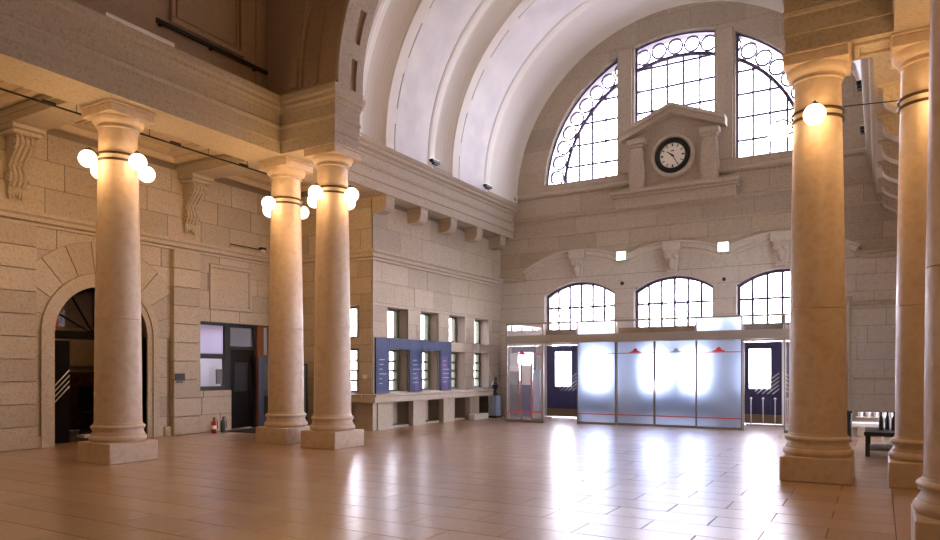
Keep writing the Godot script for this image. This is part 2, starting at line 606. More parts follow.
func build_left_wall() -> void:
	O = Vector3.ZERO
	var f := left_frame()
	var ac := 8.74
	var ar := 1.01
	var sp := 2.22
	var door := arch_poly(ac, ar, sp)
	var off := PackedVector2Array([Vector2(11.08, 1.0), Vector2(12.08, 1.0), Vector2(12.08, -0.02), Vector2(13.56, -0.02), Vector2(13.56, 2.67), Vector2(11.08, 2.67)])
	var w := csg_wall("wall_left", "warm brown ashlar wall of the left aisle with an arched doorway", f, rect(-4.4, 14.3, -0.1, 6.4), [door, off], 0.5, M.joint)
	# courses below and above the string course
	var ring := arch_poly(ac, ar + 0.27, sp)
	var vous := arch_poly(ac, 1.93, sp)
	var pil_a := rect(6.3, 7.34, -0.1, 4.3)
	var pil_b := rect(10.34, 11.06, -0.1, 4.3)
	var panel := rect(11.40, 12.74, 2.96, 4.09)
	ashlar(w, f, rect(3.0, 14.0, 0.0, 4.26), [vous, off, pil_a, pil_b, panel], courses(0, 4.26, 0.42), 0.86, M.stone, 21)
	ashlar(w, f, rect(3.0, 14.0, 4.5, 6.1), [], courses(4.5, 6.1, 0.54), 0.92, M.stone, 22)
	# jamb blocks and voussoirs of the doorway
	rng.seed = 5
	for s in [-1.0, 1.0]:
		var ys := courses(0, sp, 0.42)
		for i in ys.size() - 1:
			var a: float = ac + s * (ar + 0.277)
			var b: float = ac + s * 1.50
			var st := mb()
			prism(st, f, rect(minf(a, b), maxf(a, b), ys[i] + 0.007, ys[i + 1] - 0.007), -0.03, 0.018, false)
			put(st, "stone_block", M.stone[rng.randi() % 4], w)
	for i in 11:
		var a0 := PI * i / 11 + 0.006
		var a1 := PI * (i + 1) / 11 - 0.006
		var p := arc(ac, sp, ar + 0.277, a0, a1, 4)
		var q := arc(ac, sp, 1.92, a1, a0, 4)
		p.append_array(q)
		var st := mb()
		prism(st, f, p, -0.03, 0.022 + rng.randf_range(-0.003, 0.003), false)
		put(st, "voussoir", M.stone[rng.randi() % 4], w)
	# outer fields of the spandrels beside the jambs
	# moulded architrave round the opening
	var am := mb()
	for b in [[ar, ar + 0.12, 0.035], [ar + 0.12, ar + 0.27, 0.07]]:
		var p := PackedVector2Array([Vector2(ac + b[0], 0)])
		p.append(Vector2(ac + b[1], 0))
		p.append_array(arc(ac, sp, b[1], 0, PI, 28))
		p.append(Vector2(ac - b[1], 0)); p.append(Vector2(ac - b[0], 0))
		p.append_array(arc(ac, sp, b[0], PI, 0, 28))
		prism(am, f, p, -0.2, b[2], false)
	put(am, "architrave", M.trim, w)
	# pilasters in blocks
	for e in [[6.36, 7.34], [10.34, 11.06]]:
		var ys := courses(0, 4.26, 0.42)
		for i in ys.size() - 1:
			var st := mb()
			bx(st, -14.02, -13.86, ys[i] + 0.006, ys[i + 1] - 0.006, e[0], e[1], 0.008)
			put(st, "pilaster_block", M.stone[rng.randi() % 4], w)
	# raised panel frame
	var pf := mb()
	for e in [[11.42, 12.72, 2.98, 3.06], [11.42, 12.72, 3.99, 4.07], [11.42, 11.50, 3.06, 3.99], [12.64, 12.72, 3.06, 3.99]]:
		bx(pf, -14.02, -13.955, e[2], e[3], e[0], e[1], 0.012)
	put(pf, "panel_frame", M.trim, w)
	var pb := mb()
	bx(pb, -14.02, -13.99, 3.07, 3.98, 11.51, 12.63)
	put(pb, "panel", M.stone[3], w)
	# string course
	var sc := mb()
	sweep(sc, [Vector2(-14.0, -4.0), Vector2(-14.0, 13.8), Vector2(-12.3, 13.8)], [Vector2(-0.02, 4.26), Vector2(0.06, 4.26), Vector2(0.06, 4.31), Vector2(0.15, 4.33), Vector2(0.15, 4.40), Vector2(0.20, 4.44), Vector2(0.20, 4.50), Vector2(-0.02, 4.50)])
	struct(sc, "trim_1", M.trim, "projecting stone string course along the left aisle wall")
	# pilaster breaks in the string course
	# base course
	var bs := mb()
	for e in [[-4.0, 6.36], [7.34, 7.50], [10.16, 10.36]]: bx(bs, -14.02, -13.94, 0, 0.22, e[0], e[1], 0.01)
	struct(bs, "baseboard_left", M.trim, "low stone base course of the left aisle wall")
	# room behind the arch
	for e in [[-17.6, -17.4, 0, 3.6, 6.6, 10.9, "back wall of the dim room behind the arch"], [-17.6, -14.5, 0, 3.6, 6.4, 6.6, "side wall of the dim room behind the arch"], [-17.6, -14.5, 0, 3.6, 10.9, 11.0, "partition between the dim room and the office"], [-17.6, -14.5, 3.6, 3.8, 6.4, 14.4, "low ceiling over the rooms behind the aisle"], [-17.6, -17.4, 0, 3.6, 11.0, 14.2, "back wall of the office"], [-17.6, -14.5, 0, 3.6, 14.2, 14.4, "end wall of the office"]]:
		var room := mb()
		bx(room, e[0], e[1], e[2], e[3], e[4], e[5])
		struct(room, "wall_room", M.stone[2], e[6])

# ------------------------------------------------------------------ wall at the end of the left aisle (d = 13.8)
func build_return_wall() -> void:
	O = Vector3.ZERO
	var f := [V(0, 0, 13.8), Vector3.RIGHT, Vector3.UP, Vector3(0, 0, 1)]
	var h1 := rect(-12.2, -11.3, 2.32, 3.14)
	var h2 := rect(-12.2, -11.3, 0.92, 2.05)
	var h3 := rect(-12.2, -11.3, 0.06, 0.68)
	var w := csg_wall("wall_aisle_end", "brown ashlar wall closing the left aisle beside the ticket counter", f, rect(-14.5, -10.9, -0.1, 6.4), [h1, h2, h3], 0.5, M.joint)
	ashlar(w, f, rect(-14.0, -10.91, 0.0, 4.26), [h1, h2, h3], courses(0, 4.26, 0.42), 0.8, M.stone, 31)
	ashlar(w, f, rect(-14.0, -10.91, 4.5, 6.1), [], courses(4.5, 6.1, 0.54), 0.9, M.stone, 32)
	var bk := mb()
	bx(bk, -12.3, -11.2, 0, 0.75, 14.14, 14.3)
	put(bk, "recess_back", M.stone[2], w)
	ticket_window(w, true, -12.2, -11.3, 0.92, 2.05, 14.14, 4, "window")
	ticket_window(w, true, -12.2, -11.3, 2.32, 3.14, 14.14, 1, "window")

# glazed sash: across = on a wall facing the camera (a0..a1 is x) or on the ticket wall (a0..a1 is d); at = plane of the glass
func ticket_window(parent: Node, across: bool, a0: float, a1: float, y0: float, y1: float, at: float, rows: int, called: String) -> void:
	var B := func(st: SurfaceTool, p0: float, p1: float, v0: float, v1: float, t0: float, t1: float) -> void:
		if across: bx(st, p0, p1, v0, v1, at + t0, at + t1, 0.004)
		else: bx(st, at - t1, at - t0, v0, v1, p0, p1, 0.004)
	var fr := mb()
	B.call(fr, a0, a0 + 0.06, y0, y1, -0.03, 0.05)
	B.call(fr, a1 - 0.06, a1, y0, y1, -0.03, 0.05)
	B.call(fr, a0 + 0.06, a1 - 0.06, y0, y0 + 0.05, -0.03, 0.05)
	B.call(fr, a0 + 0.06, a1 - 0.06, y1 - 0.06, y1, -0.03, 0.05)
	var p := put(fr, called, M.greenframe, parent)
	for i in range(1, rows):
		var y := lerpf(y0 + 0.05, y1 - 0.06, float(i) / rows)
		var mu := mb()
		B.call(mu, a0 + 0.06, a1 - 0.06, y - 0.03, y + 0.03, -0.01, 0.03)
		put(mu, "glazing_bar", M.greenframe, p)
	if rows > 1:
		var mu := mb()
		B.call(mu, a0 + 0.25, a0 + 0.285, y0 + 0.05, y1 - 0.06, -0.011, 0.031)
		put(mu, "glazing_bar", M.greenframe, p)
	for i in rows:
		var ya := lerpf(y0 + 0.05, y1 - 0.06, float(i) / rows) + (0.03 if i > 0 else 0.0)
		var yb := lerpf(y0 + 0.05, y1 - 0.06, float(i + 1) / rows) - (0.03 if i < rows - 1 else 0.0)
		var g := mb()
		B.call(g, a0 + 0.06, a1 - 0.06, ya, yb, 0.008, 0.014)
		put(g, "pane", M.glass, p)

# ------------------------------------------------------------------ ticket wall (x = -10.9)
const TW := [14.42, 15.92, 17.40, 18.87]

func build_ticket_wall() -> void:
	O = Vector3.ZERO
	var f := [Vector3(-10.9, 0, 0), Vector3(0, 0, -1), Vector3.UP, Vector3.RIGHT]
	var holes := []
	for a in TW:
		holes.append(rect(a, a + 0.9, 2.32, 3.12))
		holes.append(rect(a, a + 0.9, 0.93, 2.04))
		holes.append(rect(a, a + 0.9, 0.06, 0.68))
	var w := csg_wall("wall_ticket", "pale grey ashlar wall with the ticket windows", f, rect(13.8, 20.9, -0.1, 6.6), holes, 0.5, M.joint)
	ashlar(w, f, rect(13.8, 20.6, 0.0, 3.2), holes, [0.0, 0.36, 0.68, 0.93, 1.30, 1.67, 2.04, 2.32, 2.72, 3.12, 3.2], 1.48, M.stone, 41, 0.012, 0.009)
	ashlar(w, f, rect(13.8, 20.6, 3.2, 4.24), [], courses(3.2, 4.24, 0.52), 1.02, M.stone, 42, 0.012, 0.009)
	ashlar(w, f, rect(13.8, 20.6, 4.5, 5.7), [], courses(4.5, 5.7, 0.6), 1.02, M.stone, 43, 0.012, 0.009)
	for a in TW:
		var bk := mb()
		bx(bk, -11.36, -11.25, 0, 0.7, a - 0.05, a + 0.95)
		put(bk, "recess_back", M.stone[2], w)
		ticket_window(w, false, a, a + 0.9, 0.93, 2.04, -11.24, 4, "window")
		ticket_window(w, false, a, a + 0.9, 2.32, 3.12, -11.24, 1, "window")
	var sc := mb()
	sweep(sc, [Vector2(-12.3, 13.8), Vector2(-10.9, 13.8), Vector2(-10.9, 20.6)], [Vector2(-0.02, 4.24), Vector2(0.07, 4.24), Vector2(0.07, 4.30), Vector2(0.13, 4.32), Vector2(0.13, 4.40), Vector2(0.18, 4.43), Vector2(0.18, 4.49), Vector2(-0.02, 4.51)])
	struct(sc, "trim_2", M.trim, "pale stone string course above the ticket windows")

# ------------------------------------------------------------------ far wall (d = 20.6)
const FC := -5.2
const FCY := 7.25
const BAY := [-8.14, -5.22, -2.30]

func far_frame() -> Array: return [V(0, 0, 20.6), Vector3.RIGHT, Vector3.UP, Vector3(0, 0, 1)]

func seg_poly(c: float, half: float, spring: float, top: float, bottom: float, n := 18) -> PackedVector2Array:
	var s := top - spring
	var r := (half * half + s * s) / (2 * s)
	var a := asin(half / r)
	var p := PackedVector2Array([Vector2(c - half, bottom), Vector2(c + half, bottom)])
	p.append_array(arc(c, top - r, r, PI / 2 - a, PI / 2 + a, n))
	return p

func lunette(x0: float, x1: float, r: float, sill: float) -> PackedVector2Array:
	var circle := arc(FC, FCY, r, 0, TAU, 120)
	circle.remove_at(120)
	return Geometry2D.intersect_polygons(circle, rect(x0, x1, sill, 13.0))[0]

const LUN := [[-9.40, -6.89], [-6.37, -4.03], [-3.49, -1.00]]

func build_far_wall() -> void:
	O = Vector3.ZERO
	var f := far_frame()
	var holes := []
	for b in BAY: holes.append(seg_poly(b, 1.15, 3.88, 4.25, -0.02))
	for l in LUN: holes.append(lunette(l[0], l[1], 4.10, 7.42))
	var w := csg_wall("wall_far", "tall grey ashlar end wall with the lunette window and entrance bays", f, rect(-11.4, 1.4, -0.1, 12.7), holes, 0.6, M.joint)
	var hoods := []
	for i in 3:
		var hl := 1.9 if i == 0 else 1.47
		var hr := 1.9 if i == 2 else 1.47
		var hp := PackedVector2Array([Vector2(BAY[i] - hl, 4.2), Vector2(BAY[i] + hr, 4.2)])
		hp.append_array(arc(BAY[i], 5.22 - 3.30, 3.30, PI / 2 - asin(hr / 3.30), PI / 2 + asin(hl / 3.30), 20))
		hoods.append(hp)
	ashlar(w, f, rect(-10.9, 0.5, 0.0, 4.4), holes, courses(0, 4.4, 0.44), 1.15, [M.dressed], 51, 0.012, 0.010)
	ashlar(w, f, rect(-10.9, 0.5, 4.4, 5.74), holes + hoods, courses(4.4, 5.74, 0.45), 1.15, M.stone, 52, 0.012, 0.010)
	for i in 3:       # voussoir fields between window heads and hood moulds
		var b: float = BAY[i]
		var hl := 1.9 if i == 0 else 1.46
		var hr := 1.9 if i == 2 else 1.46
		var fld := PackedVector2Array([Vector2(b - hl, 4.41), Vector2(b + hr, 4.41)])
		fld.append_array(arc(b, 5.18 - 3.27, 3.27, PI / 2 - asin(hr / 3.27), PI / 2 + asin(hl / 3.27), 20))
		for k in 11:      # radiating joints
			var w0 := PI / 2 - 0.62 + 1.24 * k / 11 + 0.0012
			var w1 := PI / 2 - 0.62 + 1.24 * (k + 1) / 11 - 0.0012
			var c0 := Vector2(b, 5.18 - 3.27)
			var wedge := PackedVector2Array([c0 + Vector2(cos(w0), sin(w0)) * 1.8, c0 + Vector2(cos(w0), sin(w0)) * 4.2, c0 + Vector2(cos(w1), sin(w1)) * 4.2, c0 + Vector2(cos(w1), sin(w1)) * 1.8])
			for p in Geometry2D.intersect_polygons(fld, wedge):
				for q in Geometry2D.clip_polygons(p, holes[i]):
					if Geometry2D.is_polygon_clockwise(q): continue
					var st := mb()
					prism(st, f, q, -0.03, 0.012, false)
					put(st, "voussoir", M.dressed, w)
	ashlar(w, f, rect(-10.9, 0.5, 5.80, 6.28), holes, [5.80, 6.28], 1.3, M.stone, 53, 0.03, 0.010)
	ashlar(w, f, rect(-10.9, 0.5, 6.44, 7.02), holes, [6.44, 7.02], 1.4, M.stone, 54, 0.012, 0.010)
	ashlar(w, f, rect(-10.9, 0.5, 7.20, 12.6), holes, courses(7.2, 12.6, 0.68), 1.5, M.stone, 55, 0.010, 0.008)
	# horizontal mouldings
	var mk := func(y0: float, prof: Array) -> SurfaceTool:
		var st := mb()
		var pr := []
		for q in prof: pr.append(Vector2(q[0], y0 + q[1]))
		sweep(st, [Vector2(-10.9, 20.6), Vector2(0.5, 20.6)], pr)
		return st
	struct(mk.call(5.74, [[-.02, 0], [.03, 0], [.05, .03], [.05, .06], [-.02, .06]]), "trim_3", M.trim, "thin stone fillet across the far wall")
	struct(mk.call(6.28, [[-.02, 0], [.04, 0], [.10, .05], [.10, .10], [.14, .12], [.14, .16], [-.02, .16]]), "trim_4", M.trim, "stone moulding below the clock on the far wall")
	struct(mk.call(7.02, [[-.02, 0], [.06, 0], [.13, .05], [.13, .12], [.05, .18], [-.02, .18]]), "trim_5", M.trim, "window sill moulding under the lunette")
	var ends := mb()
	for e in [[-10.9, -9.96], [-0.48, 0.5]]:
		sweep(ends, [Vector2(e[0], 20.6), Vector2(e[1], 20.6)], [Vector2(-.02, 4.36), Vector2(.05, 4.36), Vector2(.09, 4.42), Vector2(.09, 4.48), Vector2(.13, 4.52), Vector2(.13, 4.56), Vector2(-.02, 4.56)])
	struct(ends, "trim_6", M.trim, "short stone string courses at the ends of the far wall")
	# hood moulds over the three bays
	for i in 3:
		var b: float = BAY[i]
		var R := 3.35
		var cy := 5.26 - R
		var aL := asin((1.86 if i == 0 else 1.46) / R)
		var aR := asin((1.86 if i == 2 else 1.46) / R)
		var st := mb()
		vault(st, [Vector2(20.46, R), Vector2(20.46, R - .05), Vector2(20.50, R - .07), Vector2(20.50, R - .19), Vector2(20.54, R - .21), Vector2(20.54, R - .30), Vector2(20.61, R - .30), Vector2(20.61, R)].map(func(q): return q), b, cy, PI / 2 - aR, PI / 2 + aL, 24)
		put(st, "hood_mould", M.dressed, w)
	# jambs between the bays carry a thin impost
	# mullion faces of the lunette
	for m in [[-6.89, -6.37], [-4.03, -3.49]]:
		var st := mb()
		var x0: float = m[0] + 0.05
		var x1: float = m[1] - 0.05
		bx(st, x0, x1, 7.42, FCY + sqrt(4.10 * 4.10 - pow(maxf(absf(x0 - FC), absf(x1 - FC)), 2)) + 0.1, 20.52, 20.62, 0.015)
		put(st, "mullion", M.trim, w)
	# lunette windows
	for l in 3: build_lunette(l)

func build_lunette(l: int) -> void:
	O = Vector3.ZERO
	var x0: float = LUN[l][0]
	var x1: float = LUN[l][1]
	var fw := [V(0, 0, 20.86), Vector3.RIGHT, Vector3.UP, Vector3(0, 0, 1)]
	var region := lunette(x0, x1, 4.11, 7.42)
	var inner := lunette(x0 + 0.05, x1 - 0.05, 4.05, 7.47)
	var node := thing("window_%d" % (l + 1), ["left light of the great lunette window with a border of circles", "middle light of the lunette window behind the clock", "right light of the lunette window behind the near column"][l], "", Vector3.ZERO, "", "structure")
	var fr := mb()
	# outer frame as a thin border
	var n := region.size()
	var ctr := Vector2.ZERO
	for p in region: ctr += p
	ctr /= n
	for i in n:
		var p := region[i]
		var q := region[(i + 1) % n]
		var e := (q - p)
		if e.length() < 0.001: continue
		var nn := Vector2(-e.y, e.x).normalized()
		if nn.dot(ctr - p) < 0: nn = -nn
		var t := 0.055
		prism(fr, fw, PackedVector2Array([p, q, q + nn * t, p + nn * t]), -0.05, 0.07)
	put(fr, "frame", M.winframe, node)
	# arc band between the circles and the grid
	var band := mb()
	for p in Geometry2D.intersect_polygons(inner, ring_poly(3.435, 3.53)): prism(band, fw, p, -0.035, 0.05)
	put(band, "arc_bar", M.winframe, node)
	# circles along the outer arc
	var rc := 0.235
	var rm := 3.775
	var step := 2.0 * asin((rc + 0.004) / rm)
	var k0 := int(floor(-PI / 2 / step)) - 1
	for k in range(k0, -k0 + 1):
		var a := PI / 2 + (k + (0.0 if l == 1 else 0.5)) * step
		var c := Vector2(FC + rm * cos(a), FCY + rm * sin(a))
		var cp := arc(c.x, c.y, rc, 0, TAU, 24); cp.remove_at(24)
		var hit := Geometry2D.intersect_polygons(cp, inner)
		if hit.is_empty(): continue
		var st := mb()
		var any := false
		for i in 24:
			var p0 := c + Vector2(cos(TAU * i / 24), sin(TAU * i / 24)) * rc
			var p1 := c + Vector2(cos(TAU * (i + 1) / 24), sin(TAU * (i + 1) / 24)) * rc
			var mid := (p0 + p1) / 2
			if not Geometry2D.is_point_in_polygon(mid, inner): continue
			any = true
			var i0 := c + (p0 - c) * 0.79
			var i1 := c + (p1 - c) * 0.79
			prism(st, fw, PackedVector2Array([p0, p1, i1, i0]), -0.02, 0.035)
		if any: put(st, "ring_bar", M.winframe, node)
		var pg := mb()
		for p in hit: prism(pg, fw, p, 0.002, 0.008)
		put(pg, "pane", M.glass, node)
	# rectangular grid
	var grid := lunette(x0 + 0.05, x1 - 0.05, 3.46, 7.47)
	var cols := 5 if l == 1 else 6
	var xs := []
	for i in cols + 1: xs.append(lerpf(x0 if l == 1 else (x1 - 2.62 if l == 0 else x0), x1 if l == 1 else (x1 if l == 0 else x0 + 2.62), float(i) / cols))
	var ys := [7.42, 7.95, 8.60, 9.25, 9.90, 10.55, 11.2]
	for i in range(1, cols):
		for p in Geometry2D.intersect_polygons(rect(xs[i] - 0.027, xs[i] + 0.027, 7.4, 12), grid):
			var st := mb()
			prism(st, fw, p, -0.02, 0.03)
			put(st, "glazing_bar", M.winframe, node)
	for j in range(1, ys.size() - 1):
		for p in Geometry2D.intersect_polygons(rect(x0, x1, ys[j] - 0.027, ys[j] + 0.027), grid):
			var st := mb()
			prism(st, fw, p, -0.021, 0.029)
			put(st, "glazing_bar", M.winframe, node)
	for i in cols:
		for j in ys.size() - 1:
			for p in Geometry2D.intersect_polygons(rect(xs[i] + 0.027, xs[i + 1] - 0.027, ys[j] + 0.027, ys[j + 1] - 0.027), grid):
				var st := mb()
				prism(st, fw, p, 0.002, 0.008)
				put(st, "pane", M.glass, node)
	O = Vector3.ZERO

func ring_poly(r0: float, r1: float) -> PackedVector2Array:
	var p := arc(FC, FCY, r1, -0.05, PI + 0.05, 80)
	p.append_array(arc(FC, FCY, r0, PI + 0.05, -0.05, 80))
	return p

# ------------------------------------------------------------------ right side
func build_right_side() -> void:
	O = Vector3.ZERO
	var f := [Vector3(0.5, 0, 0), Vector3(0, 0, -1), Vector3.UP, Vector3.LEFT]
	var holes := []
	for a in TW.slice(0, 3): holes.append(rect(a - 0.16, a + 1.06, 0.4, 5.1))
	var w := csg_wall("wall_right", "ashlar wall on the right of the vaulted arm, its unseen tall windows added for daylight", f, rect(13.8, 20.9, -0.1, 6.6), holes, 0.5, M.joint)
	ashlar(w, f, rect(13.8, 20.6, 0, 5.7), holes, [0.0, 0.4, 0.92, 1.44, 1.96, 2.48, 3.0, 3.52, 4.04, 4.56, 5.1, 5.7], 1.48, M.stone, 61)
	for a in TW.slice(0, 3): ticket_window(w, false, a - 0.16, a + 1.06, 0.4, 5.1, 0.86, 6, "window")  # unseen windows, added and sized to brighten the ticket wall opposite
	var st := mb()
	bx(st, 0.5, 4.6, 0, 6.4, 13.8, 14.3)
	bx(st, 4.2, 4.6, 0, 6.4, -4.4, 13.8)
	struct(st, "wall_right_aisle", M.stone[1], "plain stone walls of the right aisle behind the columns")
	var bk := mb()
	bx(bk, -14.5, 4.6, 0, 12.6, -4.4, -4.0)
	struct(bk, "wall_back", M.stone[0], "stone wall of the hall behind the viewer")

# ------------------------------------------------------------------ entablature
func ent_profile(back: float, y0 := 5.8, k := 1.0) -> Array:
	var p := [[back, 0.0], [0, 0], [0, .22], [.03, .23], [.03, .47], [.06, .49], [.08, .54], [.03, .56], [.03, .76], [.06, .78], [.08, .84], [.15, .88], [.15, .94], [.20, .99], [.22, 1.10], [back, 1.10]]
	var r := []
	for q in p: r.append(Vector2(q[0] * (k if q[0] > 0 else 1.0), y0 + q[1]))
	return r

func build_entablature() -> void:
	O = Vector3.ZERO
	var a := mb()
	sweep(a, [Vector2(-10.3, -4.0), Vector2(-10.3, 10.12), Vector2(-8.89, 10.12), Vector2(-8.89, 10.84)], ent_profile(-0.3, 5.8, 0.5))
	sweep(a, [Vector2(-8.905, 10.845), Vector2(-10.4, 10.845), Vector2(-10.4, 11.2)], ent_profile(-0.3))
	bx(a, -11.25, -10.6, 5.8, 6.9, -4.0, 10.42)
	bx(a, -11.25, -9.19, 5.8, 6.9, 10.42, 10.54)
	struct(a, "trim_7", M.trim, "deep moulded brown stone entablature over the left columns")
	var a2 := mb()
	sweep(a2, [Vector2(-10.4, 11.2), Vector2(-10.4, 20.6)], ent_profile(-0.3))
	bx(a2, -11.3, -10.7, 5.8, 6.9, 10.54, 20.6)
	struct(a2, "trim_12", M.trim, "pale stone entablature above the ticket wall under the vault")
	var b := mb()
	sweep(b, [Vector2(-1.11, 11.1), Vector2(-1.11, 10.38), Vector2(0.15, 10.38), Vector2(0.15, -4.0)], ent_profile(-0.3, 5.8, 0.5))
	bx(b, 0.45, 1.0, 5.8, 6.9, -4.0, 10.6)
	bx(b, -0.81, 0.45, 5.8, 6.9, 10.68, 11.1)
	struct(b, "trim_8", M.trim, "moulded brown stone entablature over the right columns")
	var b2 := mb()
	sweep(b2, [Vector2(-0.08, 20.6), Vector2(-0.08, 11.1)], ent_profile(-0.3))
	bx(b2, 0.22, 1.0, 5.8, 6.9, 10.6, 20.6)
	struct(b2, "trim_13", M.trim, "pale stone entablature on the right under the vault")
	# framed soffit panel between the two right columns
	var sp := mb()
	for e in [[-0.30, 0.26, 10.52, 10.58], [-0.30, 0.26, 10.90, 10.96], [-0.30, -0.24, 10.58, 10.90], [0.20, 0.26, 10.58, 10.90]]: bx(sp, e[0], e[1], 5.76, 5.81, e[2], e[3], 0.01)
	struct(sp, "trim_9", M.trim, "raised frame under the beam between the right columns")
	# corbels
	corbels()
	# walls above the entablature round the crossing
	var f := [V(0, 0, 10.12), Vector3.RIGHT, Vector3.UP, Vector3(0, 0, 1)]
	var cx := -5.05
	var R := 3.82
	var poly := PackedVector2Array([Vector2(-11.0, 6.88)])
	poly.append(Vector2(cx - R, 6.88))
	poly.append_array(arc(cx, 7.0, R, PI, 0, 56))
	poly.append(Vector2(cx + R, 6.88)); poly.append(Vector2(0.95, 6.88)); poly.append(Vector2(0.95, 12.6)); poly.append(Vector2(-11.0, 12.6))
	var st := mb()
	prism(st, f, poly, -0.72, 0.0)
	var w := struct(st, "wall_crossing_arch", M.upper, "brown stone wall with the round arch into the vaulted arm")
	# archivolt rings on its face
	for e in [[4.25, 4.34, .05], [4.64, 4.72, .06], [4.72, 4.90, .10]]:
		var q := mb()
		vault(q, [Vector2(10.12 - e[2], e[1]), Vector2(10.12 - e[2], e[0]), Vector2(10.13, e[0]), Vector2(10.13, e[1])], cx, 7.0, 0.0, PI, 56)
		put(q, "archivolt", M.upper, w)
	# coffered soffit: two border rings and cross bars leave sunk panels between
	for e in [[10.12, 10.48], [10.64, 10.84]]:
		var q := mb()
		vault(q, [Vector2(e[0], R - .07), Vector2(e[1], R - .07), Vector2(e[1], R + .01), Vector2(e[0], R + .01)], cx, 7.0, -0.03, PI + 0.03, 56)
		put(q, "soffit_border", M.trim, w)
	for i in 13:
		var a0 := PI * (i + 0.28) / 13 - 0.04
		var q := mb()
		vault(q, [Vector2(10.48, R - .07), Vector2(10.64, R - .07), Vector2(10.64, R + .01), Vector2(10.48, R + .01)], cx, 7.0, a0, a0 + 0.08, 2)
		put(q, "soffit_bar", M.trim, w)
	# upper wall over the left beam with its framed panel
	var ul := mb()
	bx(ul, -11.2, -10.72, 6.88, 12.6, 7.45, 10.2)
	bx(ul, -11.2, -10.46, 6.88, 12.6, -4.0, 7.45)
	var u := struct(ul, "wall_upper_left", M.upper, "dim brown upper wall above the left entablature")
	var pf := mb()
	for e in [[7.9, 9.55, 7.58, 7.68], [7.9, 9.55, 10.6, 10.7], [7.9, 8.0, 7.68, 10.6], [9.45, 9.55, 7.68, 10.6]]: bx(pf, -10.73, -10.66, e[2], e[3], e[0], e[1], 0.015)
	put(pf, "panel_frame", M.upper, u)
	var pf2 := mb()
	for e in [[8.04, 9.41, 7.72, 7.76], [8.04, 8.08, 7.76, 10.5], [9.37, 9.41, 7.76, 10.5]]: bx(pf2, -10.73, -10.69, e[2], e[3], e[0], e[1], 0.01)
	put(pf2, "panel_bead", M.upper, u)
	var pl := mb()
	bx(pl, -10.73, -10.68, 6.9, 12.5, 9.85, 10.12, 0.01)
	put(pl, "corner_pilaster", M.upper, u)
	var ur := mb()
	bx(ur, 0.6, 1.1, 6.88, 12.6, -4.0, 10.3)
	struct(ur, "wall_upper_right", M.upper, "upper wall above the right entablature")

func corbels() -> void:
	# side outline (projection, height), top at the entablature's underside
	var side := PackedVector2Array([Vector2(0, -.62), Vector2(.06, -.62), Vector2(.10, -.52), Vector2(.20, -.42), Vector2(.32, -.36), Vector2(.42, -.28), Vector2(.46, -.18), Vector2(.46, -.08), Vector2(.50, -.08), Vector2(.50, 0), Vector2(0, 0)])
	var small := PackedVector2Array([Vector2(0, -.40), Vector2(.24, -.40), Vector2(.34, -.37), Vector2(.41, -.30), Vector2(.44, -.20), Vector2(.44, 0), Vector2(0, 0)])
	for i in 5:
		var d := 13.96 + 1.5 * i
		var base := V(-10.9, 5.81, d)
		var t := thing("stone_corbel", ["first", "second", "third", "fourth", "fifth"][i] + " stone corbel from the columns under the left cornice", "corbel", base, "corbels under the left cornice")
		var st := mb()
		var f := [base + Vector3(0, 0, -0.17), Vector3.RIGHT, Vector3.UP, Vector3(0, 0, 1)]
		prism(st, f, small, 0.0, 0.34)
		put(st, "bracket", M.trim, t)
		var cp := mb()
		bx(cp, -10.9, -10.445, 5.76, 5.81, d - 0.185, d + 0.185, 0.006)
		put(cp, "cap", M.trim, t)
	for i in 6:
		var d := 12.4 + 1.5 * i
		var base := V(0.5, 5.81, d)
		var t := thing("stone_corbel", ["nearest", "second", "third", "fourth", "fifth", "farthest"][i] + " scrolled stone corbel under the right cornice", "corbel", base, "corbels under the right cornice")
		var st := mb()
		var f := [base + Vector3(0, 0, -0.17), Vector3.LEFT, Vector3.UP, Vector3(0, 0, 1)]
		prism(st, f, side, 0.0, 0.34)
		put(st, "bracket", M.trim, t)
		var cp := mb()
		bx(cp, 0.5, -0.04, 5.75, 5.81, d - 0.20, d + 0.20, 0.008)
		put(cp, "cap", M.trim, t)
	O = Vector3.ZERO

